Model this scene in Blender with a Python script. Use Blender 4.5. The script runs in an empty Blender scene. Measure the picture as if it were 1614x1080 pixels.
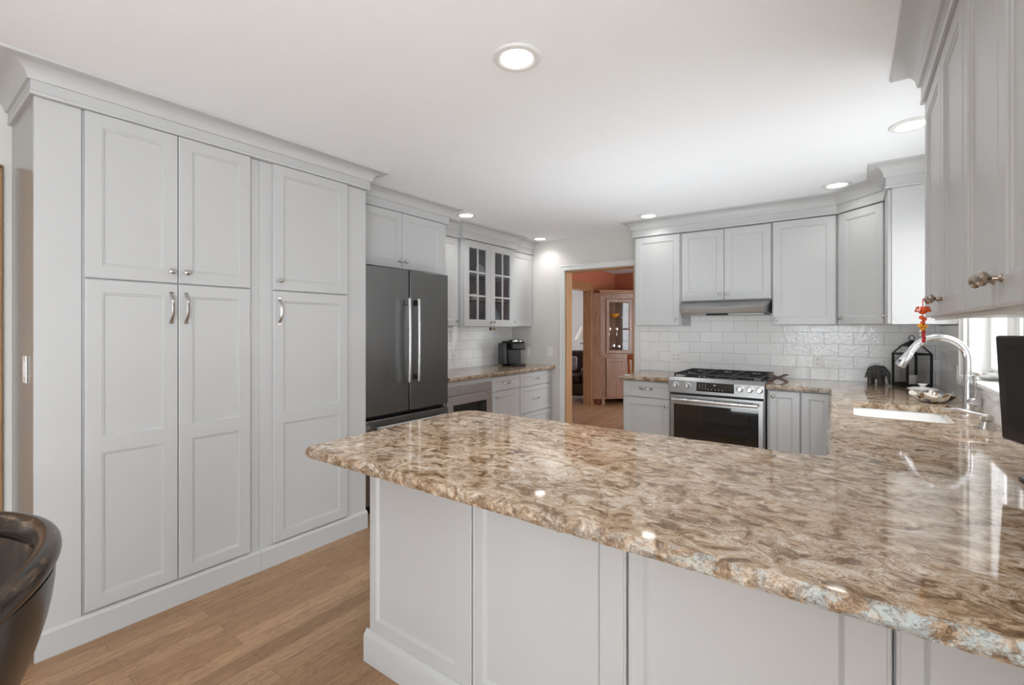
import bpy, bmesh, math, random
from mathutils import Vector, Matrix, noise
PI = math.pi
R = math.radians
random.seed(7)
SC = bpy.context.scene
COL = SC.collection

# ------------------------------------------------------------------ camera
cam_d = bpy.data.cameras.new('camera')
cam_d.sensor_width = 36.0
cam_d.lens = 738.0 / 1614.0 * 36.0
cam_d.shift_y = -22.0 / 1614.0
cam_d.clip_start = 0.02
cam = bpy.data.objects.new('camera', cam_d)
COL.objects.link(cam)
cam.location = (0, 0, 1.364)
cam.rotation_euler = (R(90), 0, R(36.1))
SC.camera = cam

# ------------------------------------------------------------------ world, lights, exposure
SC.view_settings.view_transform = 'Standard'
SC.view_settings.look = 'None'
SC.view_settings.gamma = 1.0
SC.view_settings.use_curve_mapping = False
SC.view_settings.exposure = 0.0
world = bpy.data.worlds.new('overcast_sky')
SC.world = world
world.use_nodes = True
bgn = world.node_tree.nodes['Background']
bgn.inputs[0].default_value = (0.93, 0.96, 1.0, 1)
bgn.inputs[1].default_value = 5.0


def area(name, loc, rot, sx, sy, power, color=(1, 1, 1)):
    l = bpy.data.lights.new(name, 'AREA')
    l.shape = 'RECTANGLE'
    l.size, l.size_y = sx, sy
    l.energy = power
    l.color = color
    o = bpy.data.objects.new(name, l)
    COL.objects.link(o)
    o.location = loc
    o.rotation_euler = rot
    return o


DAY = (0.86, 0.94, 1.0)
# daylight standing in the real window openings (behind the camera, the dining room, the living room)
area('patio_door_daylight', (0.74, -1.25, 1.1), (0, R(90), 0), 2.0, 1.5, 80, DAY)
area('rear_window_daylight', (-0.45, -3.74, 1.45), (R(90), 0, 0), 1.5, 1.3, 31, (0.76, 0.89, 1.0))
area('dining_window_daylight', (0.74, 7.05, 1.35), (0, R(90), 0), 1.5, 1.55, 75, DAY)
area('living_window_daylight', (-7.02, 8.0, 1.4), (0, R(-90), 0), 1.4, 1.7, 24, DAY)
# added unseen fill lights bounced off the ceiling, no such lamps in the room
area('bounce_fill', (0.40, 0.50, 1.05), (R(180), 0, 0), 0.24, 0.24, 10, (0.90, 0.955, 1.0))
fl = area('bounce_fill', (-1.25, 3.30, 0.78), (R(180), 0, 0), 0.9, 0.9, 10.5, (0.90, 0.955, 1.0))
fl.data.spread = R(160)
area('aisle_fill', (-0.75, 2.20, 0.58), (R(105), 0, 0), 0.9, 0.45, 7.5, (0.92, 0.965, 1.0))  # added fill towards the range wall, no lamp stands here
SC.cycles.diffuse_bounces = 6


# ------------------------------------------------------------------ materials
def new_mat(name):
    m = bpy.data.materials.new(name)
    m.use_nodes = True
    nt = m.node_tree
    b = nt.nodes['Principled BSDF']
    return m, nt, b


def N(nt, t, **kw):
    n = nt.nodes.new(t)
    for k, v in kw.items():
        setattr(n, k, v)
    return n


def ramp(nt, stops, interp='LINEAR'):
    r = N(nt, 'ShaderNodeValToRGB')
    e = r.color_ramp.elements
    r.color_ramp.interpolation = interp
    while len(e) < len(stops):
        e.new(0.5)
    for i, (p, c) in enumerate(stops):
        e[i].position = p
        e[i].color = (c[0], c[1], c[2], 1)
    return r


def simple(name, col, rough=0.5, metal=0.0, var=0.04, scale=6.0, bump=0.0, bscale=60.0, coat=0.0, spec=0.5, stretch=None):
    """painted / plain surface: slight procedural tone variation and optional bump"""
    m, nt, b = new_mat(name)
    tc = N(nt, 'ShaderNodeTexCoord')
    mp = N(nt, 'ShaderNodeMapping')
    nt.links.new(tc.outputs['Object'], mp.inputs[0])
    if stretch:
        mp.inputs['Scale'].default_value = stretch
    no = N(nt, 'ShaderNodeTexNoise')
    no.inputs['Scale'].default_value = scale
    no.inputs['Detail'].default_value = 4
    nt.links.new(mp.outputs[0], no.inputs[0])
    r = ramp(nt, [(0.3, [c * (1 - var) for c in col]), (0.7, [min(1, c * (1 + var)) for c in col])])
    nt.links.new(no.outputs[0], r.inputs[0])
    nt.links.new(r.outputs[0], b.inputs['Base Color'])
    b.inputs['Roughness'].default_value = rough
    b.inputs['Metallic'].default_value = metal
    b.inputs['Specular IOR Level'].default_value = spec
    b.inputs['Coat Weight'].default_value = coat
    b.inputs['Coat Roughness'].default_value = 0.08
    if bump:
        n2 = N(nt, 'ShaderNodeTexNoise')
        n2.inputs['Scale'].default_value = bscale
        nt.links.new(mp.outputs[0], n2.inputs[0])
        bp = N(nt, 'ShaderNodeBump')
        bp.inputs['Strength'].default_value = bump
        bp.inputs['Distance'].default_value = 0.01
        nt.links.new(n2.outputs[0], bp.inputs['Height'])
        nt.links.new(bp.outputs[0], b.inputs['Normal'])
    return m


def glass_mat(name, col=(1, 1, 1), rough=0.0):
    # thin pane: mostly clear with a fresnel reflection
    m, nt, b = new_mat(name)
    out = nt.nodes['Material Output']
    tr = N(nt, 'ShaderNodeBsdfTransparent')
    tr.inputs[0].default_value = (*col, 1)
    gl = N(nt, 'ShaderNodeBsdfGlossy')
    gl.inputs['Roughness'].default_value = rough
    fr = N(nt, 'ShaderNodeFresnel')
    fr.inputs[0].default_value = 1.5
    mx = N(nt, 'ShaderNodeMixShader')
    gg = N(nt, 'ShaderNodeNewGeometry')
    inv = N(nt, 'ShaderNodeMath', operation='SUBTRACT')
    inv.inputs[0].default_value = 1.0
    nt.links.new(gg.outputs['Backfacing'], inv.inputs[1])
    fm = N(nt, 'ShaderNodeMath', operation='MULTIPLY')
    nt.links.new(fr.outputs[0], fm.inputs[0])
    nt.links.new(inv.outputs[0], fm.inputs[1])
    nt.links.new(fm.outputs[0], mx.inputs[0])
    nt.links.new(tr.outputs[0], mx.inputs[1])
    nt.links.new(gl.outputs[0], mx.inputs[2])
    nt.links.new(mx.outputs[0], out.inputs[0])
    return m


def emis(name, col, strength):
    m, nt, b = new_mat(name)
    b.inputs['Base Color'].default_value = (0.9, 0.9, 0.9, 1)
    b.inputs['Emission Color'].default_value = (*col, 1)
    b.inputs['Emission Strength'].default_value = strength
    return m


def tile_mat(name, axis):
    """hand made white subway tile 8 x 4 inch, running bond, wavy gloss glaze; axis = horizontal world axis"""
    m, nt, b = new_mat(name)
    geo = N(nt, 'ShaderNodeNewGeometry')
    sp = N(nt, 'ShaderNodeSeparateXYZ')
    nt.links.new(geo.outputs['Position'], sp.inputs[0])
    cb = N(nt, 'ShaderNodeCombineXYZ')
    nt.links.new(sp.outputs[axis], cb.inputs[0])
    sub = N(nt, 'ShaderNodeMath', operation='SUBTRACT')
    nt.links.new(sp.outputs['Z'], sub.inputs[0])
    sub.inputs[1].default_value = 0.914
    nt.links.new(sub.outputs[0], cb.inputs[1])
    br = N(nt, 'ShaderNodeTexBrick')
    br.offset = 0.5
    br.inputs['Scale'].default_value = 1.0
    br.inputs['Brick Width'].default_value = 0.2075
    br.inputs['Row Height'].default_value = 0.1045
    br.inputs['Mortar Size'].default_value = 0.0016
    br.inputs['Mortar Smooth'].default_value = 0.15
    br.inputs['Bias'].default_value = 0.0
    br.inputs['Color1'].default_value = (0.88, 0.88, 0.87, 1)
    br.inputs['Color2'].default_value = (0.93, 0.93, 0.925, 1)
    br.inputs['Mortar'].default_value = (0.50, 0.49, 0.46, 1)
    nt.links.new(cb.outputs[0], br.inputs[0])
    nt.links.new(br.outputs['Color'], b.inputs['Base Color'])
    wv = N(nt, 'ShaderNodeTexNoise')
    wv.inputs['Scale'].default_value = 34
    wv.inputs['Detail'].default_value = 1.5
    wv.inputs['Distortion'].default_value = 0.5
    nt.links.new(cb.outputs[0], wv.inputs[0])
    # every tile gets its own slight tilt / height, grout lies lower
    mul = N(nt, 'ShaderNodeMath', operation='MULTIPLY')
    mul.inputs[1].default_value = -0.35
    nt.links.new(br.outputs['Fac'], mul.inputs[0])
    add = N(nt, 'ShaderNodeMath', operation='ADD')
    nt.links.new(mul.outputs[0], add.inputs[0])
    nt.links.new(wv.outputs[0], add.inputs[1])
    bp = N(nt, 'ShaderNodeBump')
    bp.inputs['Strength'].default_value = 0.22
    bp.inputs['Distance'].default_value = 0.006
    nt.links.new(add.outputs[0], bp.inputs['Height'])
    nt.links.new(bp.outputs[0], b.inputs['Normal'])
    rr = N(nt, 'ShaderNodeMapRange')
    rr.inputs['To Min'].default_value = 0.10
    rr.inputs['To Max'].default_value = 0.6
    nt.links.new(br.outputs['Fac'], rr.inputs['Value'])
    nt.links.new(rr.outputs[0], b.inputs['Roughness'])
    return m


def stone_mat(name, edge=False):
    """swirled brown / cream polished stone; the chiselled edge shows pale grey-blue mineral towards the far end of the slab"""
    m, nt, b = new_mat(name)
    geo = N(nt, 'ShaderNodeNewGeometry')
    mp = N(nt, 'ShaderNodeMapping')
    nt.links.new(geo.outputs['Position'], mp.inputs[0])
    mp.inputs['Rotation'].default_value = (0, 0, R(24))
    mp.inputs['Scale'].default_value = (0.88, 1.22, 1.0)
    # domain warp
    w = N(nt, 'ShaderNodeTexNoise')
    w.inputs['Scale'].default_value = 9.5
    w.inputs['Detail'].default_value = 3
    nt.links.new(mp.outputs[0], w.inputs[0])
    ws = N(nt, 'ShaderNodeVectorMath', operation='SUBTRACT')
    nt.links.new(w.outputs['Color'], ws.inputs[0])
    ws.inputs[1].default_value = (0.5, 0.5, 0.5)
    wm = N(nt, 'ShaderNodeVectorMath', operation='SCALE')
    wm.inputs['Scale'].default_value = 0.16
    nt.links.new(ws.outputs[0], wm.inputs[0])
    wa = N(nt, 'ShaderNodeVectorMath', operation='ADD')
    nt.links.new(mp.outputs[0], wa.inputs[0])
    nt.links.new(wm.outputs[0], wa.inputs[1])
    n1 = N(nt, 'ShaderNodeTexNoise')
    n1.inputs['Scale'].default_value = 21.0
    n1.inputs['Detail'].default_value = 7
    n1.inputs['Roughness'].default_value = 0.62
    n1.inputs['Distortion'].default_value = 0.9
    nt.links.new(wa.outputs[0], n1.inputs[0])
    r1 = ramp(nt, [(0.31, (0.10, 0.058, 0.030)), (0.41, (0.255, 0.165, 0.095)), (0.48, (0.44, 0.325, 0.22)), (0.55, (0.56, 0.45, 0.35)), (0.66, (0.70, 0.61, 0.51))])
    nt.links.new(n1.outputs[0], r1.inputs[0])
    # thin dark rust-brown flow lines: contour of a warped noise
    n2 = N(nt, 'ShaderNodeTexNoise')
    n2.inputs['Scale'].default_value = 16.0
    n2.inputs['Detail'].default_value = 5
    n2.inputs['Roughness'].default_value = 0.6
    n2.inputs['Distortion'].default_value = 1.6
    nt.links.new(wa.outputs[0], n2.inputs[0])
    pp = N(nt, 'ShaderNodeMath', operation='PINGPONG')
    pp.inputs[1].default_value = 0.055
    nt.links.new(n2.outputs[0], pp.inputs[0])
    r2 = ramp(nt, [(0.0, (1, 1, 1)), (0.012, (0.55, 0.55, 0.55)), (0.026, (0, 0, 0))])
    nt.links.new(pp.outputs[0], r2.inputs[0])
    brk = N(nt, 'ShaderNodeTexNoise')
    brk.inputs['Scale'].default_value = 5.0
    nt.links.new(mp.outputs[0], brk.inputs[0])
    rb = ramp(nt, [(0.38, (0.1, 0.1, 0.1)), (0.62, (0.85, 0.85, 0.85))])
    nt.links.new(brk.outputs[0], rb.inputs[0])
    ml = N(nt, 'ShaderNodeMath', operation='MULTIPLY')
    nt.links.new(r2.outputs[0], ml.inputs[0])
    nt.links.new(rb.outputs[0], ml.inputs[1])
    mx = N(nt, 'ShaderNodeMix', data_type='RGBA')
    nt.links.new(ml.outputs[0], mx.inputs['Factor'])
    nt.links.new(r1.outputs[0], mx.inputs['A'])
    mx.inputs['B'].default_value = (0.13, 0.066, 0.030, 1)
    # low frequency tone: warm tan, grey patches
    n3 = N(nt, 'ShaderNodeTexNoise')
    n3.inputs['Scale'].default_value = 3.2
    n3.inputs['Detail'].default_value = 3
    nt.links.new(wa.outputs[0], n3.inputs[0])
    r3 = ramp(nt, [(0.30, (0.82, 0.73, 0.61)), (0.5, (1.0, 0.985, 0.96)), (0.72, (0.88, 0.89, 0.91))])
    nt.links.new(n3.outputs[0], r3.inputs[0])
    mx2 = N(nt, 'ShaderNodeMix', data_type='RGBA', blend_type='MULTIPLY')
    mx2.inputs['Factor'].default_value = 1.0
    nt.links.new(mx.outputs['Result'], mx2.inputs['A'])
    nt.links.new(r3.outputs[0], mx2.inputs['B'])
    final = mx2.outputs['Result']
    if edge:
        sp = N(nt, 'ShaderNodeSeparateXYZ')
        nt.links.new(geo.outputs['Position'], sp.inputs[0])
        mr = N(nt, 'ShaderNodeMapRange')
        mr.inputs['From Min'].default_value = -0.75
        mr.inputs['From Max'].default_value = 0.1
        nt.links.new(sp.outputs['X'], mr.inputs['Value'])
        pn = N(nt, 'ShaderNodeTexNoise')
        pn.inputs['Scale'].default_value = 26
        pn.inputs['Detail'].default_value = 6
        pn.inputs['Roughness'].default_value = 0.68
        nt.links.new(geo.outputs['Position'], pn.inputs[0])
        rp = ramp(nt, [(0.46, (0, 0, 0)), (0.55, (1, 1, 1))])
        nt.links.new(pn.outputs[0], rp.inputs[0])
        fm = N(nt, 'ShaderNodeMath', operation='MULTIPLY')
        nt.links.new(mr.outputs[0], fm.inputs[0])
        nt.links.new(rp.outputs[0], fm.inputs[1])
        mx3 = N(nt, 'ShaderNodeMix', data_type='RGBA')
        nt.links.new(fm.outputs[0], mx3.inputs['Factor'])
        nt.links.new(final, mx3.inputs['A'])
        mx3.inputs['B'].default_value = (0.44, 0.485, 0.48, 1)
        vn = N(nt, 'ShaderNodeTexNoise')
        vn.inputs['Scale'].default_value = 34
        vn.inputs['Detail'].default_value = 7
        vn.inputs['Roughness'].default_value = 0.7
        vn.inputs['Distortion'].default_value = 0.6
        nt.links.new(geo.outputs['Position'], vn.inputs[0])
        vp = N(nt, 'ShaderNodeMath', operation='PINGPONG')
        vp.inputs[1].default_value = 0.09
        nt.links.new(vn.outputs[0], vp.inputs[0])
        vr = ramp(nt, [(0.0, (0.8, 0.8, 0.8)), (0.012, (0.5, 0.5, 0.5)), (0.05, (0, 0, 0))])
        nt.links.new(vp.outputs[0], vr.inputs[0])
        mx4 = N(nt, 'ShaderNodeMix', data_type='RGBA')
        nt.links.new(vr.outputs[0], mx4.inputs['Factor'])
        nt.links.new(mx3.outputs['Result'], mx4.inputs['A'])
        mx4.inputs['B'].default_value = (0.11, 0.062, 0.036, 1)
        final = mx4.outputs['Result']
        b.inputs['Roughness'].default_value = 0.28
        bn = N(nt, 'ShaderNodeTexNoise')
        bn.inputs['Scale'].default_value = 130
        bn.inputs['Detail'].default_value = 4
        nt.links.new(geo.outputs['Position'], bn.inputs[0])
        bp = N(nt, 'ShaderNodeBump')
        bp.inputs['Strength'].default_value = 0.9
        bp.inputs['Distance'].default_value = 0.006
        nt.links.new(bn.outputs[0], bp.inputs['Height'])
        nt.links.new(bp.outputs[0], b.inputs['Normal'])
    else:
        b.inputs['Roughness'].default_value = 0.055
        b.inputs['Specular IOR Level'].default_value = 0.55
    nt.links.new(final, b.inputs['Base Color'])
    return m


def floor_mat(name):
    m, nt, b = new_mat(name)
    geo = N(nt, 'ShaderNodeNewGeometry')
    sp = N(nt, 'ShaderNodeSeparateXYZ')
    nt.links.new(geo.outputs['Position'], sp.inputs[0])
    cb = N(nt, 'ShaderNodeCombineXYZ')
    nt.links.new(sp.outputs['Y'], cb.inputs[0])
    nt.links.new(sp.outputs['X'], cb.inputs[1])
    br = N(nt, 'ShaderNodeTexBrick')
    br.offset = 0.37
    br.inputs['Scale'].default_value = 1
    br.inputs['Brick Width'].default_value = 0.95
    br.inputs['Row Height'].default_value = 0.082
    br.inputs['Mortar Size'].default_value = 0.0009
    br.inputs['Mortar Smooth'].default_value = 0.3
    br.inputs['Color1'].default_value = (0.0, 0.0, 0.0, 1)
    br.inputs['Color2'].default_value = (1, 1, 1, 1)
    br.inputs['Mortar'].default_value = (0.5, 0.5, 0.5, 1)
    nt.links.new(cb.outputs[0], br.inputs[0])
    # grain, shifted per board
    off = N(nt, 'ShaderNodeVectorMath', operation='SCALE')
    off.inputs['Scale'].default_value = 13.7
    nt.links.new(br.outputs['Color'], off.inputs[0])
    ad = N(nt, 'ShaderNodeVectorMath', operation='ADD')
    nt.links.new(cb.outputs[0], ad.inputs[0])
    nt.links.new(off.outputs[0], ad.inputs[1])
    mp = N(nt, 'ShaderNodeMapping')
    mp.inputs['Scale'].default_value = (1.1, 14, 1)
    nt.links.new(ad.outputs[0], mp.inputs[0])
    g1 = N(nt, 'ShaderNodeTexNoise')
    g1.inputs['Scale'].default_value = 2.2
    g1.inputs['Detail'].default_value = 3
    g1.inputs['Distortion'].default_value = 1.1
    nt.links.new(mp.outputs[0], g1.inputs[0])
    pg = N(nt, 'ShaderNodeMath', operation='PINGPONG')
    pg.inputs[1].default_value = 0.05
    nt.links.new(g1.outputs[0], pg.inputs[0])
    rg = ramp(nt, [(0.0, (1, 1, 1)), (0.02, (0.25, 0.25, 0.25)), (0.05, (0, 0, 0))])
    nt.links.new(pg.outputs[0], rg.inputs[0])
    mp2 = N(nt, 'ShaderNodeMapping')
    mp2.inputs['Scale'].default_value = (6, 150, 1)
    nt.links.new(ad.outputs[0], mp2.inputs[0])
    g2 = N(nt, 'ShaderNodeTexNoise')
    g2.inputs['Scale'].default_value = 1.6
    g2.inputs['Detail'].default_value = 3
    nt.links.new(mp2.outputs[0], g2.inputs[0])
    rc = ramp(nt, [(0.0, (0.37, 0.215, 0.115)), (0.5, (0.45, 0.275, 0.150)), (1.0, (0.52, 0.335, 0.195))])
    nt.links.new(br.outputs['Color'], rc.inputs[0])
    mx = N(nt, 'ShaderNodeMix', data_type='RGBA')
    fm = N(nt, 'ShaderNodeMath', operation='MULTIPLY')
    fm.inputs[1].default_value = 0.62
    nt.links.new(rg.outputs[0], fm.inputs[0])
    nt.links.new(fm.outputs[0], mx.inputs['Factor'])
    nt.links.new(rc.outputs[0], mx.inputs['A'])
    mx.inputs['B'].default_value = (0.17, 0.085, 0.04, 1)
    mx2 = N(nt, 'ShaderNodeMix', data_type='RGBA', blend_type='MULTIPLY')
    mx2.inputs['Factor'].default_value = 0.8
    r2 = ramp(nt, [(0.3, (0.74, 0.72, 0.70)), (0.6, (1.08, 1.06, 1.04))])
    nt.links.new(g2.outputs[0], r2.inputs[0])
    nt.links.new(mx.outputs['Result'], mx2.inputs['A'])
    nt.links.new(r2.outputs[0], mx2.inputs['B'])
    mx3 = N(nt, 'ShaderNodeMix', data_type='RGBA')
    nt.links.new(br.outputs['Fac'], mx3.inputs['Factor'])
    nt.links.new(mx2.outputs['Result'], mx3.inputs['A'])
    mx3.inputs['B'].default_value = (0.13, 0.07, 0.035, 1)
    nt.links.new(mx3.outputs['Result'], b.inputs['Base Color'])
    b.inputs['Roughness'].default_value = 0.33
    return m


def wood_mat(name, c1, c2, rough=0.4, axis_scale=(14, 14, 1.2)):
    m, nt, b = new_mat(name)
    tc = N(nt, 'ShaderNodeNewGeometry')
    mp = N(nt, 'ShaderNodeMapping')
    mp.inputs['Scale'].default_value = axis_scale
    nt.links.new(tc.outputs['Position'], mp.inputs[0])
    n1 = N(nt, 'ShaderNodeTexNoise')
    n1.inputs['Scale'].default_value = 3
    n1.inputs['Detail'].default_value = 6
    n1.inputs['Distortion'].default_value = 0.8
    nt.links.new(mp.outputs[0], n1.inputs[0])
    r = ramp(nt, [(0.32, c1), (0.68, c2)])
    nt.links.new(n1.outputs[0], r.inputs[0])
    nt.links.new(r.outputs[0], b.inputs['Base Color'])
    b.inputs['Roughness'].default_value = rough
    return m


def worn_black_mat(name):
    """black painted chair, paint rubbed through to tan wood in streaks"""
    m, nt, b = new_mat(name)
    geo = N(nt, 'ShaderNodeNewGeometry')
    mp = N(nt, 'ShaderNodeMapping')
    mp.inputs['Scale'].default_value = (6, 6, 6)
    nt.links.new(geo.outputs['Position'], mp.inputs[0])
    ga = N(nt, 'ShaderNodeAttribute')
    ga.attribute_name = 'grain'
    gv = N(nt, 'ShaderNodeVectorMath', operation='ADD')
    nt.links.new(mp.outputs[0], gv.inputs[0])
    nt.links.new(ga.outputs['Vector'], gv.inputs[1])
    n1 = N(nt, 'ShaderNodeTexNoise')
    n1.inputs['Scale'].default_value = 1.5
    n1.inputs['Detail'].default_value = 7
    n1.inputs['Roughness'].default_value = 0.72
    n1.inputs['Distortion'].default_value = 0.35
    nt.links.new(gv.outputs[0], n1.inputs[0])
    r = ramp(nt, [(0.40, (0.008, 0.007, 0.007)), (0.58, (0.020, 0.015, 0.012)), (0.70, (0.075, 0.046, 0.027)), (0.84, (0.24, 0.165, 0.10))])
    pt = N(nt, 'ShaderNodeMath', operation='MULTIPLY_ADD')
    rm = ramp(nt, [(0.50, (0, 0, 0)), (0.60, (1, 1, 1))])
    nt.links.new(geo.outputs['Pointiness'], rm.inputs[0])
    nt.links.new(rm.outputs[0], pt.inputs[0])
    pt.inputs[1].default_value = 0.10
    nt.links.new(n1.outputs[0], pt.inputs[2])
    wa = N(nt, 'ShaderNodeAttribute')
    wa.attribute_name = 'wear'
    wm = N(nt, 'ShaderNodeMath', operation='MULTIPLY_ADD')
    nt.links.new(wa.outputs['Fac'], wm.inputs[0])
    wm.inputs[1].default_value = 0.14
    nt.links.new(pt.outputs[0], wm.inputs[2])
    nt.links.new(wm.outputs[0], r.inputs[0])
    nt.links.new(r.outputs[0], b.inputs['Base Color'])
    b.inputs['Roughness'].default_value = 0.22
    return m


def brushed(name, col, rough=0.3, stretch=(2, 2, 160)):
    m, nt, b = new_mat(name)
    geo = N(nt, 'ShaderNodeNewGeometry')
    mp = N(nt, 'ShaderNodeMapping')
    mp.inputs['Scale'].default_value = stretch
    nt.links.new(geo.outputs['Position'], mp.inputs[0])
    n1 = N(nt, 'ShaderNodeTexNoise')
    n1.inputs['Scale'].default_value = 3
    n1.inputs['Detail'].default_value = 4
    nt.links.new(mp.outputs[0], n1.inputs[0])
    r = ramp(nt, [(0.3, [c * 0.92 for c in col]), (0.7, [c * 1.06 for c in col])])
    nt.links.new(n1.outputs[0], r.inputs[0])
    nt.links.new(r.outputs[0], b.inputs['Base Color'])
    mr = N(nt, 'ShaderNodeMapRange')
    mr.inputs['To Min'].default_value = rough * 0.85
    mr.inputs['To Max'].default_value = rough * 1.15
    nt.links.new(n1.outputs[0], mr.inputs['Value'])
    nt.links.new(mr.outputs[0], b.inputs['Roughness'])
    b.inputs['Metallic'].default_value = 1.0
    return m


def dish_mat(name):
    m, nt, b = new_mat(name)
    tc = N(nt, 'ShaderNodeTexCoord')
    v = N(nt, 'ShaderNodeTexVoronoi')
    v.inputs['Scale'].default_value = 34
    nt.links.new(tc.outputs['Object'], v.inputs[0])
    sp = N(nt, 'ShaderNodeSeparateColor')
    nt.links.new(v.outputs['Color'], sp.inputs[0])
    r = ramp(nt, [(0.0, (0.75, 0.70, 0.62)), (0.45, (0.30, 0.20, 0.12)), (0.62, (0.02, 0.018, 0.018)), (0.78, (0.62, 0.57, 0.50)), (0.92, (0.20, 0.26, 0.38))], 'CONSTANT')
    nt.links.new(sp.outputs[0], r.inputs[0])
    nt.links.new(r.outputs[0], b.inputs['Base Color'])
    b.inputs['Roughness'].default_value = 0.2
    return m


MT = dict(
    cab=simple('cabinet_white_paint', (0.522, 0.525, 0.523), 0.36, var=0.012, scale=2.0),
    ceil=simple('ceiling_paint', (0.90, 0.925, 0.945), 0.9, var=0.006, bump=0.02, bscale=180),
    wall=simple('greige_wall_paint', (0.70, 0.68, 0.645), 0.75, var=0.01, bump=0.02, bscale=180),
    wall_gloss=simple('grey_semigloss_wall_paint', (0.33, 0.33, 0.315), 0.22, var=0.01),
    livwall=simple('grey_wall_paint', (0.56, 0.57, 0.57), 0.8, var=0.01),
    terra=simple('terracotta_wall_paint', (0.40, 0.125, 0.062), 0.7, var=0.03),
    trim=simple('white_trim_paint', (0.80, 0.80, 0.78), 0.4, var=0.01),
    floor=floor_mat('oak_strip_floor'),
    stone=stone_mat('polished_swirl_stone'),
    stone_edge=stone_mat('chiselled_stone_edge', True),
    tile_x=tile_mat('subway_tile_back', 'X'),
    tile_y=tile_mat('subway_tile_side', 'Y'),
    steel=brushed('brushed_steel', (0.36, 0.36, 0.36), 0.36, (160, 2, 2)),
    steel_h=brushed('brushed_steel_horizontal', (0.42, 0.418, 0.415), 0.34, (2, 2, 160)),
    steel_m=brushed('satin_steel', (0.50, 0.50, 0.50), 0.55, (2, 2, 160)),
    dsteel=brushed('dark_stainless', (0.20, 0.197, 0.193), 0.36, (60, 60, 2)),
    hsteel=brushed('bright_handle_steel', (0.72, 0.72, 0.72), 0.28, (60, 60, 2)),
    nickel=simple('satin_nickel', (0.55, 0.53, 0.50), 0.22, metal=1.0, var=0.05),
    bnickel=simple('warm_nickel', (0.42, 0.35, 0.29), 0.25, metal=1.0, var=0.05),
    chrome=simple('faucet_steel', (0.72, 0.72, 0.73), 0.16, metal=1.0, var=0.02),
    black=simple('black_plastic', (0.008, 0.008, 0.009), 0.24, var=0.1, spec=0.35),
    bglass=simple('black_glass', (0.006, 0.006, 0.006), 0.05, var=0.1, spec=1.0),
    screen=simple('dark_screen', (0.007, 0.007, 0.007), 0.30, var=0.1, spec=0.25),
    iron=simple('cast_iron', (0.016, 0.016, 0.016), 0.5, var=0.2, bump=0.1),
    gap=simple('dark_recess', (0.03, 0.03, 0.03), 0.7),
    glass=glass_mat('clear_glass'),
    dglass=glass_mat('seeded_cabinet_glass', (0.93, 0.935, 0.94)),
    plate=simple('white_plastic_plate', (0.86, 0.86, 0.84), 0.35, var=0.01),
    slot=simple('outlet_slot', (0.10, 0.10, 0.10), 0.5),
    cer=simple('white_ceramic', (0.86, 0.86, 0.85), 0.14, var=0.02, coat=0.3),
    sink=simple('white_sink_enamel', (0.90, 0.90, 0.89), 0.16, var=0.01, coat=0.3),
    inside=simple('cabinet_interior', (0.30, 0.30, 0.305), 0.6, var=0.02),
    oak=wood_mat('honey_oak', (0.26, 0.125, 0.050), (0.40, 0.215, 0.10), 0.38),
    oak2=wood_mat('golden_oak_trim', (0.40, 0.22, 0.10), (0.52, 0.31, 0.155), 0.40),
    hutch=wood_mat('reddish_oak', (0.215, 0.112, 0.066), (0.335, 0.195, 0.128), 0.33),
    chairwood=wood_mat('orange_chair_wood', (0.34, 0.10, 0.035), (0.46, 0.165, 0.06), 0.3),
    worn=worn_black_mat('worn_black_paint'),
    leather=simple('dark_brown_leather', (0.030, 0.014, 0.010), 0.30, var=0.25, scale=14, bump=0.15, bscale=40),
    shade=simple('cream_lamp_shade', (0.78, 0.76, 0.70), 0.8, var=0.03),
    lamp_iron=simple('dark_lamp_metal', (0.02, 0.017, 0.015), 0.4, var=0.1),
    grey=simple('grey_felt', (0.085, 0.083, 0.082), 0.9, var=0.35, scale=40, bump=0.4, bscale=120),
    brown=simple('dark_rust_iron', (0.10, 0.055, 0.042), 0.45, var=0.3, scale=40),
    candle=simple('pale_candle_wax', (0.74, 0.73, 0.70), 0.5, var=0.02),
    dish=dish_mat('patterned_glaze'),
    orange=simple('orange_red_glass_bead', (0.72, 0.10, 0.02), 0.12, var=0.3, scale=60, coat=0.4),
    amber=simple('amber_glass_bead', (0.78, 0.32, 0.02), 0.12, var=0.3, scale=60, coat=0.4),
    red=simple('red_glass_bead', (0.50, 0.015, 0.03), 0.12, var=0.2, coat=0.4),
    silver=simple('silver_bell', (0.80, 0.80, 0.80), 0.12, metal=1.0),
    paper=simple('white_paper', (0.88, 0.88, 0.87), 0.6, var=0.02),
    led=emis('led_lens', (1.0, 0.985, 0.96), 9.0),
    olive=simple('dark_maroon_wood_bead', (0.06, 0.012, 0.010), 0.4),
    tan=simple('tan_wood_bead', (0.24, 0.17, 0.08), 0.5),
    cream_pot=simple('cream_stoneware', (0.80, 0.78, 0.73), 0.3, var=0.06, scale=20),
    darkplate=simple('grey_glazed_plate', (0.30, 0.30, 0.31), 0.2, var=0.2, scale=20),
    bluepot=simple('grey_blue_glaze', (0.26, 0.33, 0.36), 0.2, var=0.1, scale=20),
    cushion=simple('blue_grey_cushion', (0.30, 0.33, 0.38), 0.8, var=0.3, scale=25),
    door=simple('exterior_white_siding', (0.82, 0.83, 0.84), 0.6, var=0.02),
)


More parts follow.
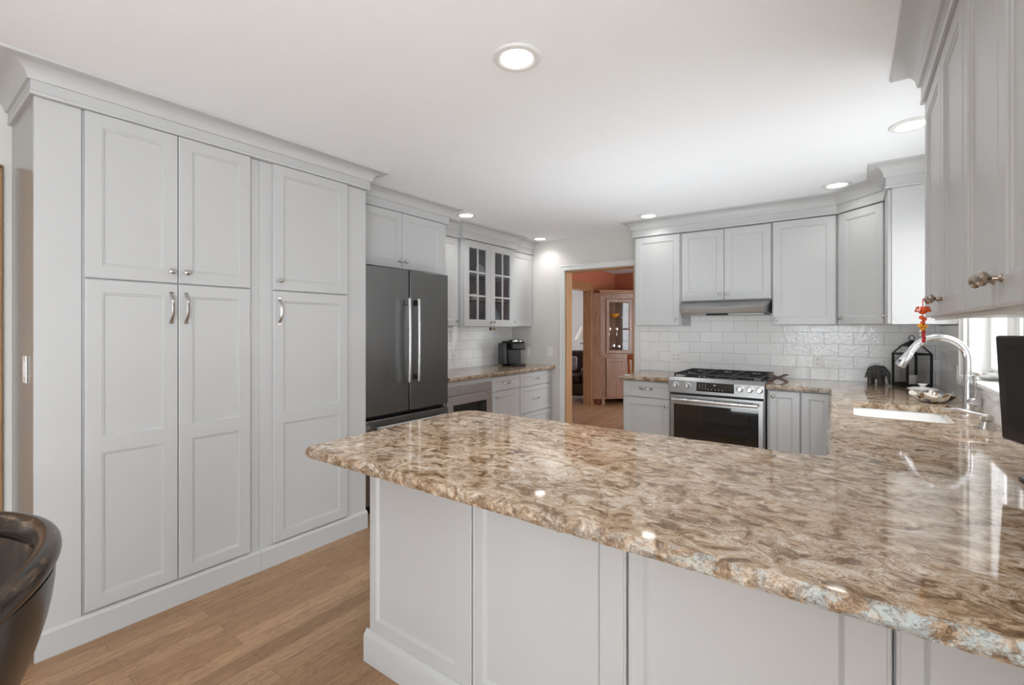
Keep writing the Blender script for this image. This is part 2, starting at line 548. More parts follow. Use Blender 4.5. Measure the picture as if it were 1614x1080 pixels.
# ------------------------------------------------------------------ mesh helpers
class G:
    """gathers verts and faces; build() links ONE mesh object"""

    def __init__(self):
        self.v, self.f, self.mi = [], [], []
        self.cur = 0

    def add(self, vs, fs):
        o = len(self.v)
        self.v += [tuple(p) for p in vs]
        self.f += [tuple(i + o for i in f) for f in fs]
        self.mi += [self.cur] * len(fs)
        return self

    def box(self, x0, x1, y0, y1, z0, z1):
        vs = [(x, y, z) for z in (z0, z1) for y in (y0, y1) for x in (x0, x1)]
        return self.add(vs, [(0, 2, 3, 1), (4, 5, 7, 6), (0, 1, 5, 4), (2, 6, 7, 3), (0, 4, 6, 2), (1, 3, 7, 5)])

    def hexa(self, a, b):
        """two quads (4 points each, same order) joined"""
        return self.add(list(a) + list(b), [(3, 2, 1, 0), (4, 5, 6, 7), (0, 1, 5, 4), (1, 2, 6, 5), (2, 3, 7, 6), (3, 0, 4, 7)])

    def prism(self, poly, lo, hi, axis='z'):
        n = len(poly)

        def P(p, h):
            if axis == 'z':
                return (p[0], p[1], h)
            if axis == 'x':
                return (h, p[0], p[1])
            return (p[0], h, p[1])
        vs = [P(p, lo) for p in poly] + [P(p, hi) for p in poly]
        fs = [tuple(range(n))[::-1], tuple(range(n, 2 * n))] + [(i, (i + 1) % n, n + (i + 1) % n, n + i) for i in range(n)]
        return self.add(vs, fs)

    def lathe(self, prof, c=(0, 0, 0), axis=(0, 0, 1), n=24, sx=1.0, sy=1.0):
        """prof: list of (radius, height along axis)"""
        ax = Vector(axis).normalized()
        q = Vector((0, 0, 1)).rotation_difference(ax)
        vs, fs = [], []
        m = len(prof)
        for i in range(n):
            a = 2 * PI * i / n
            for r, h in prof:
                p = q @ Vector((r * math.cos(a) * sx, r * math.sin(a) * sy, h))
                vs.append((p.x + c[0], p.y + c[1], p.z + c[2]))
        for i in range(n):
            j = (i + 1) % n
            for k in range(m - 1):
                fs.append((i * m + k, j * m + k, j * m + k + 1, i * m + k + 1))
        if prof[0][0] > 1e-6:
            fs.append(tuple(i * m for i in range(n))[::-1])
        if prof[-1][0] > 1e-6:
            fs.append(tuple(i * m + m - 1 for i in range(n)))
        return self.add(vs, fs)

    def tube(self, pts, r, n=10, cap=True, flat=None):
        """swept tube; r is a number or a list; flat=(a,b) scales the section along the two frame axes"""
        pts = [Vector(p) for p in pts]
        k = len(pts)
        rs = r if isinstance(r, (list, tuple)) else [r] * k
        t0 = (pts[1] - pts[0]).normalized()
        up = Vector((0, 0, 1)) if abs(t0.z) < 0.9 else Vector((0, 1, 0))
        u = t0.cross(up).normalized()
        vs, fs = [], []
        for i, p in enumerate(pts):
            t = (pts[min(i + 1, k - 1)] - pts[max(i - 1, 0)]).normalized()
            u = (u - t * u.dot(t)).normalized()
            w = t.cross(u)
            fa, fb = flat or (1, 1)
            for j in range(n):
                a = 2 * PI * (j + 0.5) / n
                vs.append(p + u * (rs[i] * fa * math.cos(a)) + w * (rs[i] * fb * math.sin(a)))
        for i in range(k - 1):
            for j in range(n):
                jj = (j + 1) % n
                fs.append((i * n + j, i * n + jj, (i + 1) * n + jj, (i + 1) * n + j))
        if cap:
            fs.append(tuple(range(n))[::-1])
            fs.append(tuple((k - 1) * n + j for j in range(n)))
        return self.add(vs, fs)

    def ball(self, c, r, n=14, s=(1, 1, 1)):
        m = n // 2
        prof = [(r * math.sin(PI * i / m), -r * math.cos(PI * i / m)) for i in range(m + 1)]
        prof[0] = (0, -r)
        prof[-1] = (0, r)
        g = G()
        g.lathe(prof, n=n)
        return self.add([(c[0] + p[0] * s[0], c[1] + p[1] * s[1], c[2] + p[2] * s[2]) for p in g.v], g.f)

    def rings(self, rects, close=True):
        """rects: list of (x0,x1,z0,z1,y) quad loops bridged in order; last one filled"""
        vs, fs = [], []
        for (x0, x1, z0, z1, y) in rects:
            vs += [(x0, y, z0), (x1, y, z0), (x1, y, z1), (x0, y, z1)]
        for i in range(len(rects) - 1):
            for j in range(4):
                jj = (j + 1) % 4
                fs.append((i * 4 + j, i * 4 + jj, i * 4 + 4 + jj, i * 4 + 4 + j))
        if close:
            b = (len(rects) - 1) * 4
            fs.append((b, b + 1, b + 2, b + 3))
        return self.add(vs, fs)

    def build(self, name, mat, parent=None, smooth=True, bevel=0.0, seg=2, angle=32, subsurf=0, remesh=0, loc=None):
        me = bpy.data.meshes.new(name)
        me.from_pydata(self.v, [], self.f)
        bm = bmesh.new()
        bm.from_mesh(me)
        bmesh.ops.remove_doubles(bm, verts=bm.verts, dist=1e-6)
        bmesh.ops.recalc_face_normals(bm, faces=bm.faces)
        bm.to_mesh(me)
        bm.free()
        mats = mat if isinstance(mat, (list, tuple)) else [mat]
        for q in mats:
            me.materials.append(MT[q] if isinstance(q, str) else q)
        if len(mats) > 1 and len(me.polygons) == len(self.mi):
            for p, i in zip(me.polygons, self.mi):
                p.material_index = i
        if smooth:
            for p in me.polygons:
                p.use_smooth = True
            me.set_sharp_from_angle(angle=R(angle))
        o = bpy.data.objects.new(name, me)
        COL.objects.link(o)
        if parent:
            o.parent = parent
        if loc:
            o.location = loc
        if remesh:
            md = o.modifiers.new('remesh', 'REMESH')
            md.mode = 'VOXEL'
            md.voxel_size = remesh
            md.use_smooth_shade = True
            sm = o.modifiers.new('smooth', 'SMOOTH')
            sm.iterations = 4
        if bevel:
            md = o.modifiers.new('bevel', 'BEVEL')
            md.width = bevel
            md.segments = seg
            md.limit_method = 'ANGLE'
            md.angle_limit = R(40)
            md.harden_normals = False
        if subsurf:
            md = o.modifiers.new('sub', 'SUBSURF')
            md.levels = md.render_levels = subsurf
        return o


def tag(o, label, cat, group=None):
    o['label'] = label
    o['category'] = cat
    if group:
        o['group'] = group
    return o


def struct(o):
    o['kind'] = 'structure'
    return o


def thing(name, label, cat, loc=(0, 0, 0), rotz=0.0, group=None):
    o = bpy.data.objects.new(name, None)
    o.empty_display_size = 0.1
    COL.objects.link(o)
    o.location = loc
    o.rotation_euler = (0, 0, R(rotz))
    return tag(o, label, cat, group)


def dup(root, loc, label=None, rotz=None):
    r = root.copy()
    COL.objects.link(r)
    r.location = loc
    if rotz is not None:
        r.rotation_euler = (0, 0, R(rotz))
    if label:
        r['label'] = label
    for ch in list(root.children):
        c = ch.copy()
        COL.objects.link(c)
        c.parent = r
        for g in list(ch.children):
            d = g.copy()
            COL.objects.link(d)
            d.parent = c
    return r


# ------------------------------------------------------------------ structure
def wall_holes(name, mat, axis, lo, hi, u0, u1, z0, z1, holes, extra=None):
    """slab wall perpendicular to axis ('x' or 'y') between lo and hi; holes = [(u0,u1,z0,z1)] sorted along u"""
    g = G()

    def bx(a, b, c, d):
        if b - a < 1e-5 or d - c < 1e-5:
            return
        if axis == 'x':
            g.box(lo, hi, a, b, c, d)
        else:
            g.box(a, b, lo, hi, c, d)
    cur = u0
    for (a, b, c, d) in sorted(holes):
        bx(cur, a, z0, z1)
        bx(a, b, z0, c)
        bx(a, b, d, z1)
        cur = b
    bx(cur, u1, z0, z1)
    if extra:
        extra(g)
    return struct(g.build(name, mat, smooth=False))


CH = 2.44
XR = 0.55        # window wall
XL = -3.60       # fridge wall
YB = 4.93        # range wall
struct(G().box(-7.2, 0.9, -3.9, 10.2, -0.08, 0.0).build('floor', 'floor', smooth=False))
struct(G().box(-7.2, 0.9, -3.9, 10.2, CH, CH + 0.08).build('ceiling', 'ceil', smooth=False))
wall_holes('wall_back', 'wall', 'y', YB, YB + 0.12, -3.72, XR, 0, CH, [(-2.80, -1.935, 0, 2.055)])
wall_holes('wall_right', 'wall', 'x', XR, XR + 0.15, -3.8, 10.0, 0, CH,
           [(-2.05, -0.45, 0, 2.1), (2.62, 3.84, 1.085, 2.12), (6.25, 7.85, 0.6, 2.1)])


def left_extra(g):
    g.box(XL, -3.20, 2.012, 2.032, 0, CH)


wall_holes('wall_left', 'wall', 'x', XL - 0.12, XL, 2.012, YB + 0.12, 0, CH, [], left_extra)
wall_holes('wall_front_left', 'wall', 'x', -3.32, -3.20, -3.8, 2.012, 0, CH, [(-0.62, 0.27, 0, 2.03)])
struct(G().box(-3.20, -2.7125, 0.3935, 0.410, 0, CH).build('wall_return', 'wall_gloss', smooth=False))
wall_holes('wall_rear', 'wall', 'y', -3.8, -3.65, -3.32, XR, 0, CH, [(-1.25, 0.35, 0.85, 2.1)])
struct(G().box(-3.1995, -1.80, -1.30, -1.20, 0, CH).build('light_blocker', 'wall', smooth=False))  # added unseen wall that keeps rear light off the pantry return
wall_holes('wall_hall', 'livwall', 'x', -4.60, -4.50, -3.8, 2.012, 0, CH, [])
# dining room (terracotta) and the living room behind it
wall_holes('wall_dining_left', 'terra', 'x', -3.92, -3.80, YB + 0.12, 8.75, 0, CH, [(6.3, 7.56, 0, 2.05)])
wall_holes('wall_dining_far', 'terra', 'y', 8.65, 8.75, -3.80, XR, 0, CH, [])
wall_holes('wall_dining_near', 'terra', 'y', YB + 0.121, YB + 0.135, -3.80, XR, 0, CH, [(-2.80, -1.935, 0, 2.055)])
wall_holes('wall_living_far', 'livwall', 'y', 9.7, 9.8, -7.1, -3.8, 0, CH, [])
wall_holes('wall_living_left', 'livwall', 'x', -7.15, -7.05, 4.9, 9.8, 0, CH, [(7.2, 8.8, 0.7, 2.1)])
wall_holes('wall_living_near', 'livwall', 'y', 4.9, 5.0, -7.05, -3.92, 0, CH, [])


# door casings
def casing(name, mat, axis, face, out, u0, u1, z1, w=0.075, t=0.018, zb=0.0):
    """three-sided casing: face = coordinate of the wall face, out = +-1 direction of projection"""
    g = G()
    a, b = sorted((face + out * 0.0005, face + out * t))
    a2, b2 = sorted((face + out * 0.0005, face + out * (t + 0.006)))

    def bx(ua, ub, za, zb_, lo=a, hi=b):
        if axis == 'y':
            g.box(ua, ub, lo, hi, za, zb_)
        else:
            g.box(lo, hi, ua, ub, za, zb_)
    bx(u0 - w, u0 - 0.004, zb, z1 + 0.004)
    bx(u1 + 0.004, u1 + w, zb, z1 + 0.004)
    bx(u0 - w, u1 + w, z1 + 0.004, z1 + w)
    bx(u0 - w - 0.006, u0 - w + 0.012, zb, z1 + w, a2, b2)
    bx(u1 + w - 0.012, u1 + w + 0.006, zb, z1 + w, a2, b2)
    bx(u0 - w - 0.006, u1 + w + 0.006, z1 + w - 0.012, z1 + w + 0.006, a2, b2)
    return struct(g.build(name, mat, bevel=0.003))


casing('trim_1', 'trim', 'y', YB, -1, -2.80, -1.935, 2.055, w=0.062)
# oak jamb lining of the doorway
g = G()
g.box(-2.799, -2.785, YB - 0.004, YB + 0.137, 0, 2.053)
g.box(-1.950, -1.936, YB - 0.004, YB + 0.137, 0, 2.053)
g.box(-2.785, -1.950, YB - 0.004, YB + 0.137, 2.040, 2.053)
struct(g.build('trim_2', 'oak2'))
casing('trim_3', 'oak', 'x', -3.80, 1, 6.3, 7.56, 2.05, w=0.11, t=0.02)
g = G()
g.box(-3.922, -3.798, 7.545, 7.558, 0, 2.048)
g.box(-3.922, -3.798, 6.302, 6.315, 0, 2.048)
g.box(-3.922, -3.798, 6.315, 7.545, 2.035, 2.048)
struct(g.build('trim_4', 'oak2'))
casing('trim_5', 'oak', 'x', -3.20, 1, -0.62, 0.27, 2.03, w=0.085, t=0.02)
# baseboards
struct(G().box(-3.599, -2.87, YB - 0.013, YB - 0.001, 0, 0.1).build('baseboard_back', 'trim', bevel=0.003))
struct(G().box(-3.798, -3.786, 5.07, 6.18, 0, 0.1).build('baseboard_dining', 'oak', bevel=0.003))

# window over the sink: casing, stool, jamb lining, sashes with panes
g = G()
g.box(0.528, XR - 0.0005, 3.842, 3.935, 1.064, 2.215)
g.box(0.520, 0.540, 3.920, 3.938, 1.064, 2.215)
g.box(0.528, XR - 0.0005, 2.528, 2.618, 1.086, 2.215)
g.box(0.528, XR - 0.0005, 2.618, 3.842, 2.122, 2.215)
struct(g.build('trim_6', 'trim', bevel=0.003))
g = G()
g.prism([(0.518, 1.064), (0.518, 1.081), (0.524, 1.0865), (0.690, 1.0865), (0.690, 1.0855), (0.5495, 1.0855), (0.5495, 1.064)], 2.52, 3.870, axis='y')
sill = struct(g.build('trim_7', 'trim', bevel=0.002))
g = G()
yj0, yj1 = 2.622, 3.838
g.box(0.552, 0.69, yj1 - 0.012, yj1, 1.088, 2.118)
g.box(0.552, 0.69, yj0, yj0 + 0.012, 1.088, 2.118)
g.box(0.552, 0.69, yj0, yj1, 2.106, 2.118)
g.box(0.625, 0.685, 3.26, 3.38, 1.088, 2.106)
win = struct(g.build('window_1', 'trim', bevel=0.002))
for (ya, yb_) in ((3.385, 3.822), (2.638, 3.255)):
    g = G()
    fw = 0.048
    g.box(0.635, 0.672, ya, ya + fw, 1.090, 2.104)
    g.box(0.635, 0.672, yb_ - fw, yb_, 1.090, 2.104)
    g.box(0.635, 0.672, ya + fw, yb_ - fw, 1.090, 1.140)
    g.box(0.635, 0.672, ya + fw, yb_ - fw, 2.052, 2.104)
    s_ = struct(g.build('sash', 'trim', win, bevel=0.004))
    struct(G().box(0.651, 0.656, ya + fw, yb_ - fw, 1.14, 2.052).build('pane', 'glass', win, smooth=False))
    g = G()
    g.box(0.626, 0.634, (ya + yb_) / 2 - 0.05, (ya + yb_) / 2 + 0.05, 1.100, 1.118)
    g.tube([(0.630, (ya + yb_) / 2, 1.118), (0.618, (ya + yb_) / 2 + 0.03, 1.126), (0.614, (ya + yb_) / 2 + 0.07, 1.122)], 0.006)
    struct(g.build('crank', 'nickel', win))
# white porch post and rail outside the sink window
g = G()
g.box(1.9, 2.05, 6.1, 6.25, 0, 2.6)
g.box(1.92, 2.03, 3.0, 6.1, 0.95, 1.03)
struct(g.build('exterior_porch', 'door'))


def plain_window(name, axis, c, u0, u1, z0, z1, n=2):
    g = G()

    def bx(a, b, z_0, z_1, d=0.02):
        if axis == 'x':
            g.box(c - d, c + d, a, b, z_0, z_1)
        else:
            g.box(a, b, c - d, c + d, z_0, z_1)
    f = 0.05
    e = 0.002
    bx(u0 + e, u0 + f, z0 + e, z1 - e)
    bx(u1 - f, u1 - e, z0 + e, z1 - e)
    bx(u0 + f, u1 - f, z0 + e, z0 + f)
    bx(u0 + f, u1 - f, z1 - f, z1 - e)
    for i in range(1, n):
        m = u0 + (u1 - u0) * i / n
        bx(m - 0.03, m + 0.03, z0 + f, z1 - f)
    bx(u0 + f, u1 - f, (z0 + z1) / 2 - 0.02, (z0 + z1) / 2 + 0.02, 0.012)
    w = struct(g.build(name, 'trim', bevel=0.003))
    g = G()
    if axis == 'x':
        g.box(c - 0.003, c + 0.003, u0 + f, u1 - f, z0 + f, z1 - f)
    else:
        g.box(u0 + f, u1 - f, c - 0.003, c + 0.003, z0 + f, z1 - f)
    struct(g.build('pane', 'glass', w, smooth=False))
    return w


plain_window('window_2', 'x', 0.62, 6.25, 7.85, 0.6, 2.1, 2)
plain_window('window_3', 'y', -3.72, -1.25, 0.35, 0.85, 2.1, 2)
plain_window('window_4', 'x', -7.10, 7.2, 8.8, 0.7, 2.1, 2)
plain_window('door_1', 'x', 0.62, -2.05, -0.45, 0.0, 2.1, 2)
# oak door slab standing in the left doorway
g = G()
g.box(-3.30, -3.265, -0.615, 0.265, 0.005, 2.025)
struct(g.build('door_2', 'oak', bevel=0.003))

# tiled backsplashes
bt = 0.009
tag(G().box(-1.870, XR - 0.0005, YB - bt, YB - 0.0005, 0.9145, 1.62).build('backsplash', 'tile_x', smooth=False), 'white glossy subway tile backsplash on the wall behind the range', 'backsplash')
tag(G().box(XL + 0.0005, XL + bt, 3.062, YB - 0.001, 0.9145, 1.384).build('backsplash', 'tile_y', smooth=False), 'white subway tile backsplash behind the coffee maker, under the glass-door cabinet', 'backsplash')
g = G()
g.box(XR - bt, XR - 0.0005, 3.956, YB - bt - 0.001, 0.9145, 1.384)
g.box(XR - bt, XR - 0.0005, 0.97, 3.956, 0.9145, 1.063)
g.box(XR - bt, XR - 0.0005, 0.97, 2.495, 1.063, 1.384)
tag(g.build('backsplash', 'tile_y', smooth=False), 'shiny wavy subway tile backsplash on the window wall behind the faucet', 'backsplash')


# ------------------------------------------------------------------ cabinet kit (local: x right along front, y into the cabinet, front face y=0)
def door_mesh(x0, x1, z0, z1, fw=0.058, mids=(), th=0.02, y=0.0, glass=False, rec=0.009):
    g = G()
    e = 0.004
    # slab rim
    g.rings([(x0, x1, z0, z1, y + th), (x0, x1, z0, z1, y + 0.0045), (x0 + 0.0015, x1 - 0.0015, z0 + 0.0015, z1 - 0.0015, y + 0.0015), (x0 + e, x1 - e, z0 + e, z1 - e, y)], close=False)
    if not glass:
        g.add([(x0, y + th, z0), (x1, y + th, z0), (x1, y + th, z1), (x0, y + th, z1)], [(0, 1, 2, 3)])
    xa, xb, za, zb = x0 + e, x1 - e, z0 + e, z1 - e
    spans = []
    lo = z0 + fw
    for (m0, m1) in mids:
        spans.append((lo, m0))
        lo = m1
    spans.append((lo, z1 - fw))
    # stiles and rails
    vs = lambda a, b, c, d: g.add([(a, y, c), (b, y, c), (b, y, d), (a, y, d)], [(0, 1, 2, 3)])
    vs(xa, x0 + fw, za, zb)
    vs(x1 - fw, xb, za, zb)
    vs(x0 + fw, x1 - fw, za, z0 + fw)
    vs(x0 + fw, x1 - fw, z1 - fw, zb)
    for (m0, m1) in mids:
        vs(x0 + fw, x1 - fw, m0, m1)
    for (a, b) in spans:
        p, q = x0 + fw, x1 - fw
        if glass:
            g.rings([(p, q, a, b, y), (p + 0.003, q - 0.003, a + 0.003, b - 0.003, y + 0.004), (p + 0.006, q - 0.006, a + 0.006, b - 0.006, y + 0.005), (p + 0.006, q - 0.006, a + 0.006, b - 0.006, y + th)], close=False)
        else:
            g.rings([(p, q, a, b, y), (p + 0.0025, q - 0.0025, a + 0.0025, b - 0.0025, y + 0.0035), (p + 0.008, q - 0.008, a + 0.008, b - 0.008, y + 0.0045), (p + 0.011, q - 0.011, a + 0.011, b - 0.011, y + rec), ], close=True)
    return g


def knob_mesh(mat='nickel', s=1.0):
    g = G()
    g.lathe([(0.009 * s, 0), (0.009 * s, 0.002 * s), (0.0055 * s, 0.005 * s), (0.005 * s, 0.013 * s), (0.010 * s, 0.017 * s), (0.0152 * s, 0.021 * s), (0.0165 * s, 0.0255 * s), (0.014 * s, 0.030 * s), (0.007 * s, 0.0335 * s), (0, 0.0345 * s)], axis=(0, -1, 0), n=20, sx=1.0, sy=0.82)
    o = g.build('knob', mat)
    me = o.data
    bpy.data.objects.remove(o)
    return me


KNOB = knob_mesh()
KNOB_B = knob_mesh('bnickel', 1.12)


def pull_mesh(L=0.135):
    """arched bar pull, vertical, on y=0"""
    g = G()
    pts, rs = [], []
    n = 15
    for i in range(n):
        t = -1 + 2 * i / (n - 1)
        z = t * L / 2
        out = 0.003 + 0.027 * (1 - abs(t) ** 3.2)
        pts.append((0, -out, z))
        rs.append(0.0052 + 0.002 * abs(t) ** 4)
    g.tube(pts, rs, 8, flat=(1.15, 0.8))
    for s in (-1, 1):
        g.box(-0.008, 0.008, -0.006, 0.0, s * L / 2 - 0.010, s * L / 2 + 0.010)
    o = g.build('handle', 'nickel')
    me = o.data
    bpy.data.objects.remove(o)
    return me


PULL = pull_mesh()
PULL_S = pull_mesh(0.105)


def hw(kind, parent, x, z, y=0.0, mat=None):
    me = {'knob': KNOB, 'knob_b': KNOB_B, 'pull': PULL, 'hpull': PULL_S}[kind]
    o = bpy.data.objects.new('knob' if kind.startswith('knob') else 'handle', me)
    COL.objects.link(o)
    o.parent = parent
    o.location = (x, y, z)
    if kind == 'hpull':
        o.rotation_euler = (0, R(90), 0)
    return o


def add_door(par, x0, x1, z0, z1, hwk=None, hx=None, hz=None, mids=(), fw=0.058, name='door', y=0.0):
    d = door_mesh(x0, x1, z0, z1, fw, mids, y=y).build(name, 'cab', par, angle=20)
    if hwk:
        hw(hwk, d, hx, hz, y)
    return d


def cabinet(name, label, loc, rotz, W, D, z0, z1, group=None, toe=None, fy=0.0205, carc=True, cat='cabinet'):
    t = thing(name, label, cat, loc, rotz, group)
    if carc:
        g = G()
        if toe:
            g.box(0, W, fy, D, toe, z1)
            g.box(0.001, W - 0.001, 0.075, D, z0, toe)
        else:
            g.box(0, W, fy, D, z0, z1)
        g.build('carcass', 'cab', t, bevel=0.0012, seg=1)
    return t


# ---- pantry wall: loc X front -2.69, rotz 90 (local x -> +Y)
PX = -2.69
t = cabinet('pantry_cabinet', 'tall white pantry cabinet with two pairs of paneled doors, nearest the chair', (PX, 0.393, 0), 90, 0.900, 0.508, 0.0, 2.314, carc=False)
o0 = 0.393
g = G()
g.box(0.019, 0.900, 0.0205, 0.508, 0.0, 2.314)
g.box(0, 0.147, 0.010, 0.0215, 0.0, 2.314)
g.build('carcass', 'cab', t, bevel=0.0015, seg=1)
for (a, b, side) in ((0.549, 0.8955, 1), (0.8985, 1.240, -1)):
    a -= o0
    b -= o0
    hx = b - 0.030 if side > 0 else a + 0.030
    d = add_door(t, a, b, 1.5865, 2.314, 'knob', hx, 1.641)
    d = add_door(t, a, b, 0.128, 1.5815, 'pull', hx, 1.465, mids=((0.812, 0.885),))
g = G()
g.prism([(0.0195, 0.0), (-0.002, 0.0), (-0.002, 0.104), (0.003, 0.112), (0.012, 0.118), (0.0195, 0.120)], 0.0, 0.900, axis='x')
g.build('plinth', 'cab', t, bevel=0.001, seg=1)

t = cabinet('pantry_cabinet', 'tall white pantry cabinet with one upper and one lower door, beside the refrigerator', (PX, 1.294, 0), 90, 0.716, 0.508, 0.0, 2.314, carc=False)
o0 = 1.294
g = G()
g.box(0, 0.716, 0.0205, 0.508, 0.0, 2.314)
g.build('carcass', 'cab', t, bevel=0.0015, seg=1)
add_door(t, 1.366 - o0, 1.855 - o0, 1.5865, 2.314, 'knob', 1.366 - o0 + 0.032, 1.641)
add_door(t, 1.366 - o0, 1.855 - o0, 0.128, 1.5815, 'pull', 1.366 - o0 + 0.032, 1.465, mids=((0.812, 0.885),))
g = G()
g.prism([(0.0195, 0.0), (-0.002, 0.0), (-0.002, 0.104), (0.003, 0.112), (0.012, 0.118), (0.0195, 0.120)], 0.0, 0.716, axis='x')
g.build('plinth', 'cab', t, bevel=0.001, seg=1)


# ---- crown moulding: mitred sweep of a profile along a plan path (outward = right of travel if side=+1)
def crown_profile(zb):
    h = CH - 0.0008 - zb
    p = [(-0.0195, zb), (0.010, zb), (0.0125, zb + 0.004), (0.0135, zb + 0.010), (0.0115, zb + 0.014), (0.0105, zb + 0.018), (0.0105, zb + 0.45 * h)]
    z1 = zb + 0.45 * h
    p += [(0.020, z1), (0.022, z1 + 0.006), (0.024, z1 + 0.010)]
    z2 = z1 + 0.010
    H = CH - 0.0008 - z2 - 0.012
    for i in range(1, 9):
        a = PI / 2 * i / 8
        # cove: starts vertical, ends horizontal
        p.append((0.024 + 0.072 * (1 - math.cos(a)), z2 + H * math.sin(a)))
    p += [(0.102, z2 + H + 0.002), (0.105, CH - 0.0008)]
    p += [(-0.0195, CH - 0.0008)]
    return p


def crown(path, zb, label, side=1):
    prof = crown_profile(zb)
    n = len(path)
    g = G()
    m = len(prof)
    vs, fs = [], []
    P = [Vector(p) for p in path]
    for i in range(n):
        def nrm(a, b):
            d = (b - a).normalized()
            return Vector((d.y, -d.x)) * side
        if i == 0:
            mv = nrm(P[0], P[1])
        elif i == n - 1:
            mv = nrm(P[-2], P[-1])
        else:
            n1, n2 = nrm(P[i - 1], P[i]), nrm(P[i], P[i + 1])
            b = (n1 + n2).normalized()
            mv = b / max(0.2, b.dot(n1))
        for (o, z) in prof:
            vs.append((P[i].x + mv.x * o, P[i].y + mv.y * o, z))
    for i in range(n - 1):
        for k in range(m):
            kk = (k + 1) % m
            fs.append((i * m + k, i * m + kk, (i + 1) * m + kk, (i + 1) * m + k))
    fs.append(tuple(range(m))[::-1])
    fs.append(tuple((n - 1) * m + k for k in range(m)))
    g.add(vs, fs)
    return tag(g.build('crown_molding', 'cab', angle=25), label, 'crown molding')


crown([(-3.199, 0.391), (-2.690, 0.391), (-2.690, 2.012), (-2.965, 2.012)], 2.315, 'deep white crown molding running along the top of the tall pantry cabinets')
crown([(-2.948, 2.125), (-2.948, 3.060), (-3.215, 3.060)], 2.300, 'white crown molding above the short cabinet over the refrigerator')
crown([(-3.268, 3.16), (-3.268, 3.552), (-3.208, 3.552), (-3.208, 4.468), (-3.268, 4.468), (-3.268, 4.9285)], 2.288, 'stepped white crown molding over the glass-door cabinet')
crown([(-1.806, 4.9285), (-1.806, 4.578), (-0.105, 4.578), (0.182, 4.29), (0.182, 3.935), (0.5485, 3.935)], 2.284, 'white crown molding over the range wall that turns the corner to the window')
crown([(0.5485, 2.505), (0.232, 2.505), (0.232, 0.55)], 2.270, 'crown molding at top right over the cabinets above the black screen')

# ---- over-fridge cabinet (front X=-2.97)
t = cabinet('wall_cabinet', 'short white two-door cabinet directly over the refrigerator', (-2.948, 2.040, 0), 90, 1.018, 0.65, 1.838, 2.299)
add_door(t, 0.018, 0.4925, 1.846, 2.298, 'knob', 0.4925 - 0.028, 1.905)
add_door(t, 0.4955, 0.955, 1.846, 2.298, 'knob', 0.4955 + 0.028, 1.905)

# ---- left wall uppers
t = cabinet('wall_cabinet', 'narrow white wall cabinet between the refrigerator and the glass-door cabinet', (-3.268, 3.062, 0), 90, 0.496, 0.33, 1.385, 2.287)
add_door(t, 0.03, 0.488, 1.390, 2.284, 'knob', 0.488 - 0.03, 1.442)
t = cabinet('wall_cabinet', 'white wall cabinet with one door, right of the glass-door cabinet beside the doorway wall', (-3.268, 4.462, 0), 90, 0.466, 0.33, 1.385, 2.287)
add_door(t, 0.015, 0.455, 1.390, 2.284, 'knob', 0.06, 1.442)
# glass-door cabinet (hollow)
GX = -3.208
t = cabinet('display_cabinet', 'white wall cabinet with two six-pane glass doors full of dishes', (GX, 3.560, 0), 90, 0.900, 0.389, 1.380, 2.287, carc=False)
W, D = 0.900, 0.389
g = G()
g.box(0, 0.018, 0.0205, D, 1.380, 2.287)
g.box(W - 0.018, W, 0.0205, D, 1.380, 2.287)
g.box(0.018, W - 0.018, 0.0205, D, 1.380, 1.400)
g.box(0.018, W - 0.018, 0.0205, D, 2.24, 2.287)
g.box(0.0, 0.028, 0.0205, 0.04, 1.380, 2.287)
g.box(W - 0.028, W, 0.0205, 0.04, 1.380, 2.287)
g.build('carcass', 'cab', t, bevel=0.0012, seg=1)
g = G()
g.box(0.0185, W - 0.0185, D - 0.012, D - 0.001, 1.4005, 2.2395)
g.box(0.0185, 0.022, 0.045, D - 0.0125, 1.4005, 2.2395)
g.box(W - 0.022, W - 0.0185, 0.045, D - 0.0125, 1.4005, 2.2395)
g.build('back_panel', 'inside', t, smooth=False)
for z in (1.672, 1.936):
    G().box(0.0225, W - 0.0225, 0.06, D - 0.013, z, z + 0.014).build('shelf', 'inside', t)
G().box(0.0225, W - 0.0225, 0.05, D - 0.013, 1.4005, 1.403).build('shelf', 'inside', t)
for (a, b, s) in ((0.020, 0.4485, 1), (0.4515, 0.880, -1)):
    d = door_mesh(a, b, 1.385, 2.282, 0.070, (), glass=True).build('door', 'cab', t, angle=20)
    p, q, za, zb = a + 0.076, b - 0.076, 1.385 + 0.076, 2.282 - 0.076
    g = G()
    g.box((p + q) / 2 - 0.010, (p + q) / 2 + 0.010, 0.003, 0.014, za, zb)
    for k in (1, 2):
        zz = za + (zb - za) * k / 3
        g.box(p, (p + q) / 2 - 0.010, 0.003, 0.014, zz - 0.010, zz + 0.010)
        g.box((p + q) / 2 + 0.010, q, 0.003, 0.014, zz - 0.010, zz + 0.010)
    g.build('muntin', 'cab', d, bevel=0.002)
    G().box(p + 0.0005, q - 0.0005, 0.0145, 0.0175, za + 0.0005, zb - 0.0005).build('pane', 'dglass', d, smooth=False)
    hw('knob', d, b - 0.028 if s > 0 else a + 0.028, 1.437)


# dishes inside the glass cabinet: lx,ly in cabinet local coords -> world
def gc(lx, ly, z):
    return (GX - ly, 3.560 + lx, z)


def plate_standing(lx, z, r, mat, label, ly=0.325):
    g = G()
    g.lathe([(0, 0.0), (r * 0.6, 0.001), (r * 0.72, 0.006), (r, 0.014), (r, 0.018), (r * 0.70, 0.011), (r * 0.58, 0.006), (0, 0.005)], axis=(1, 0, 0.16), n=32)
    o = g.build('plate', mat)
    o.location = gc(lx, ly, z + r)
    return tag(o, label, 'plate', 'dishes in the glass-door cabinet')


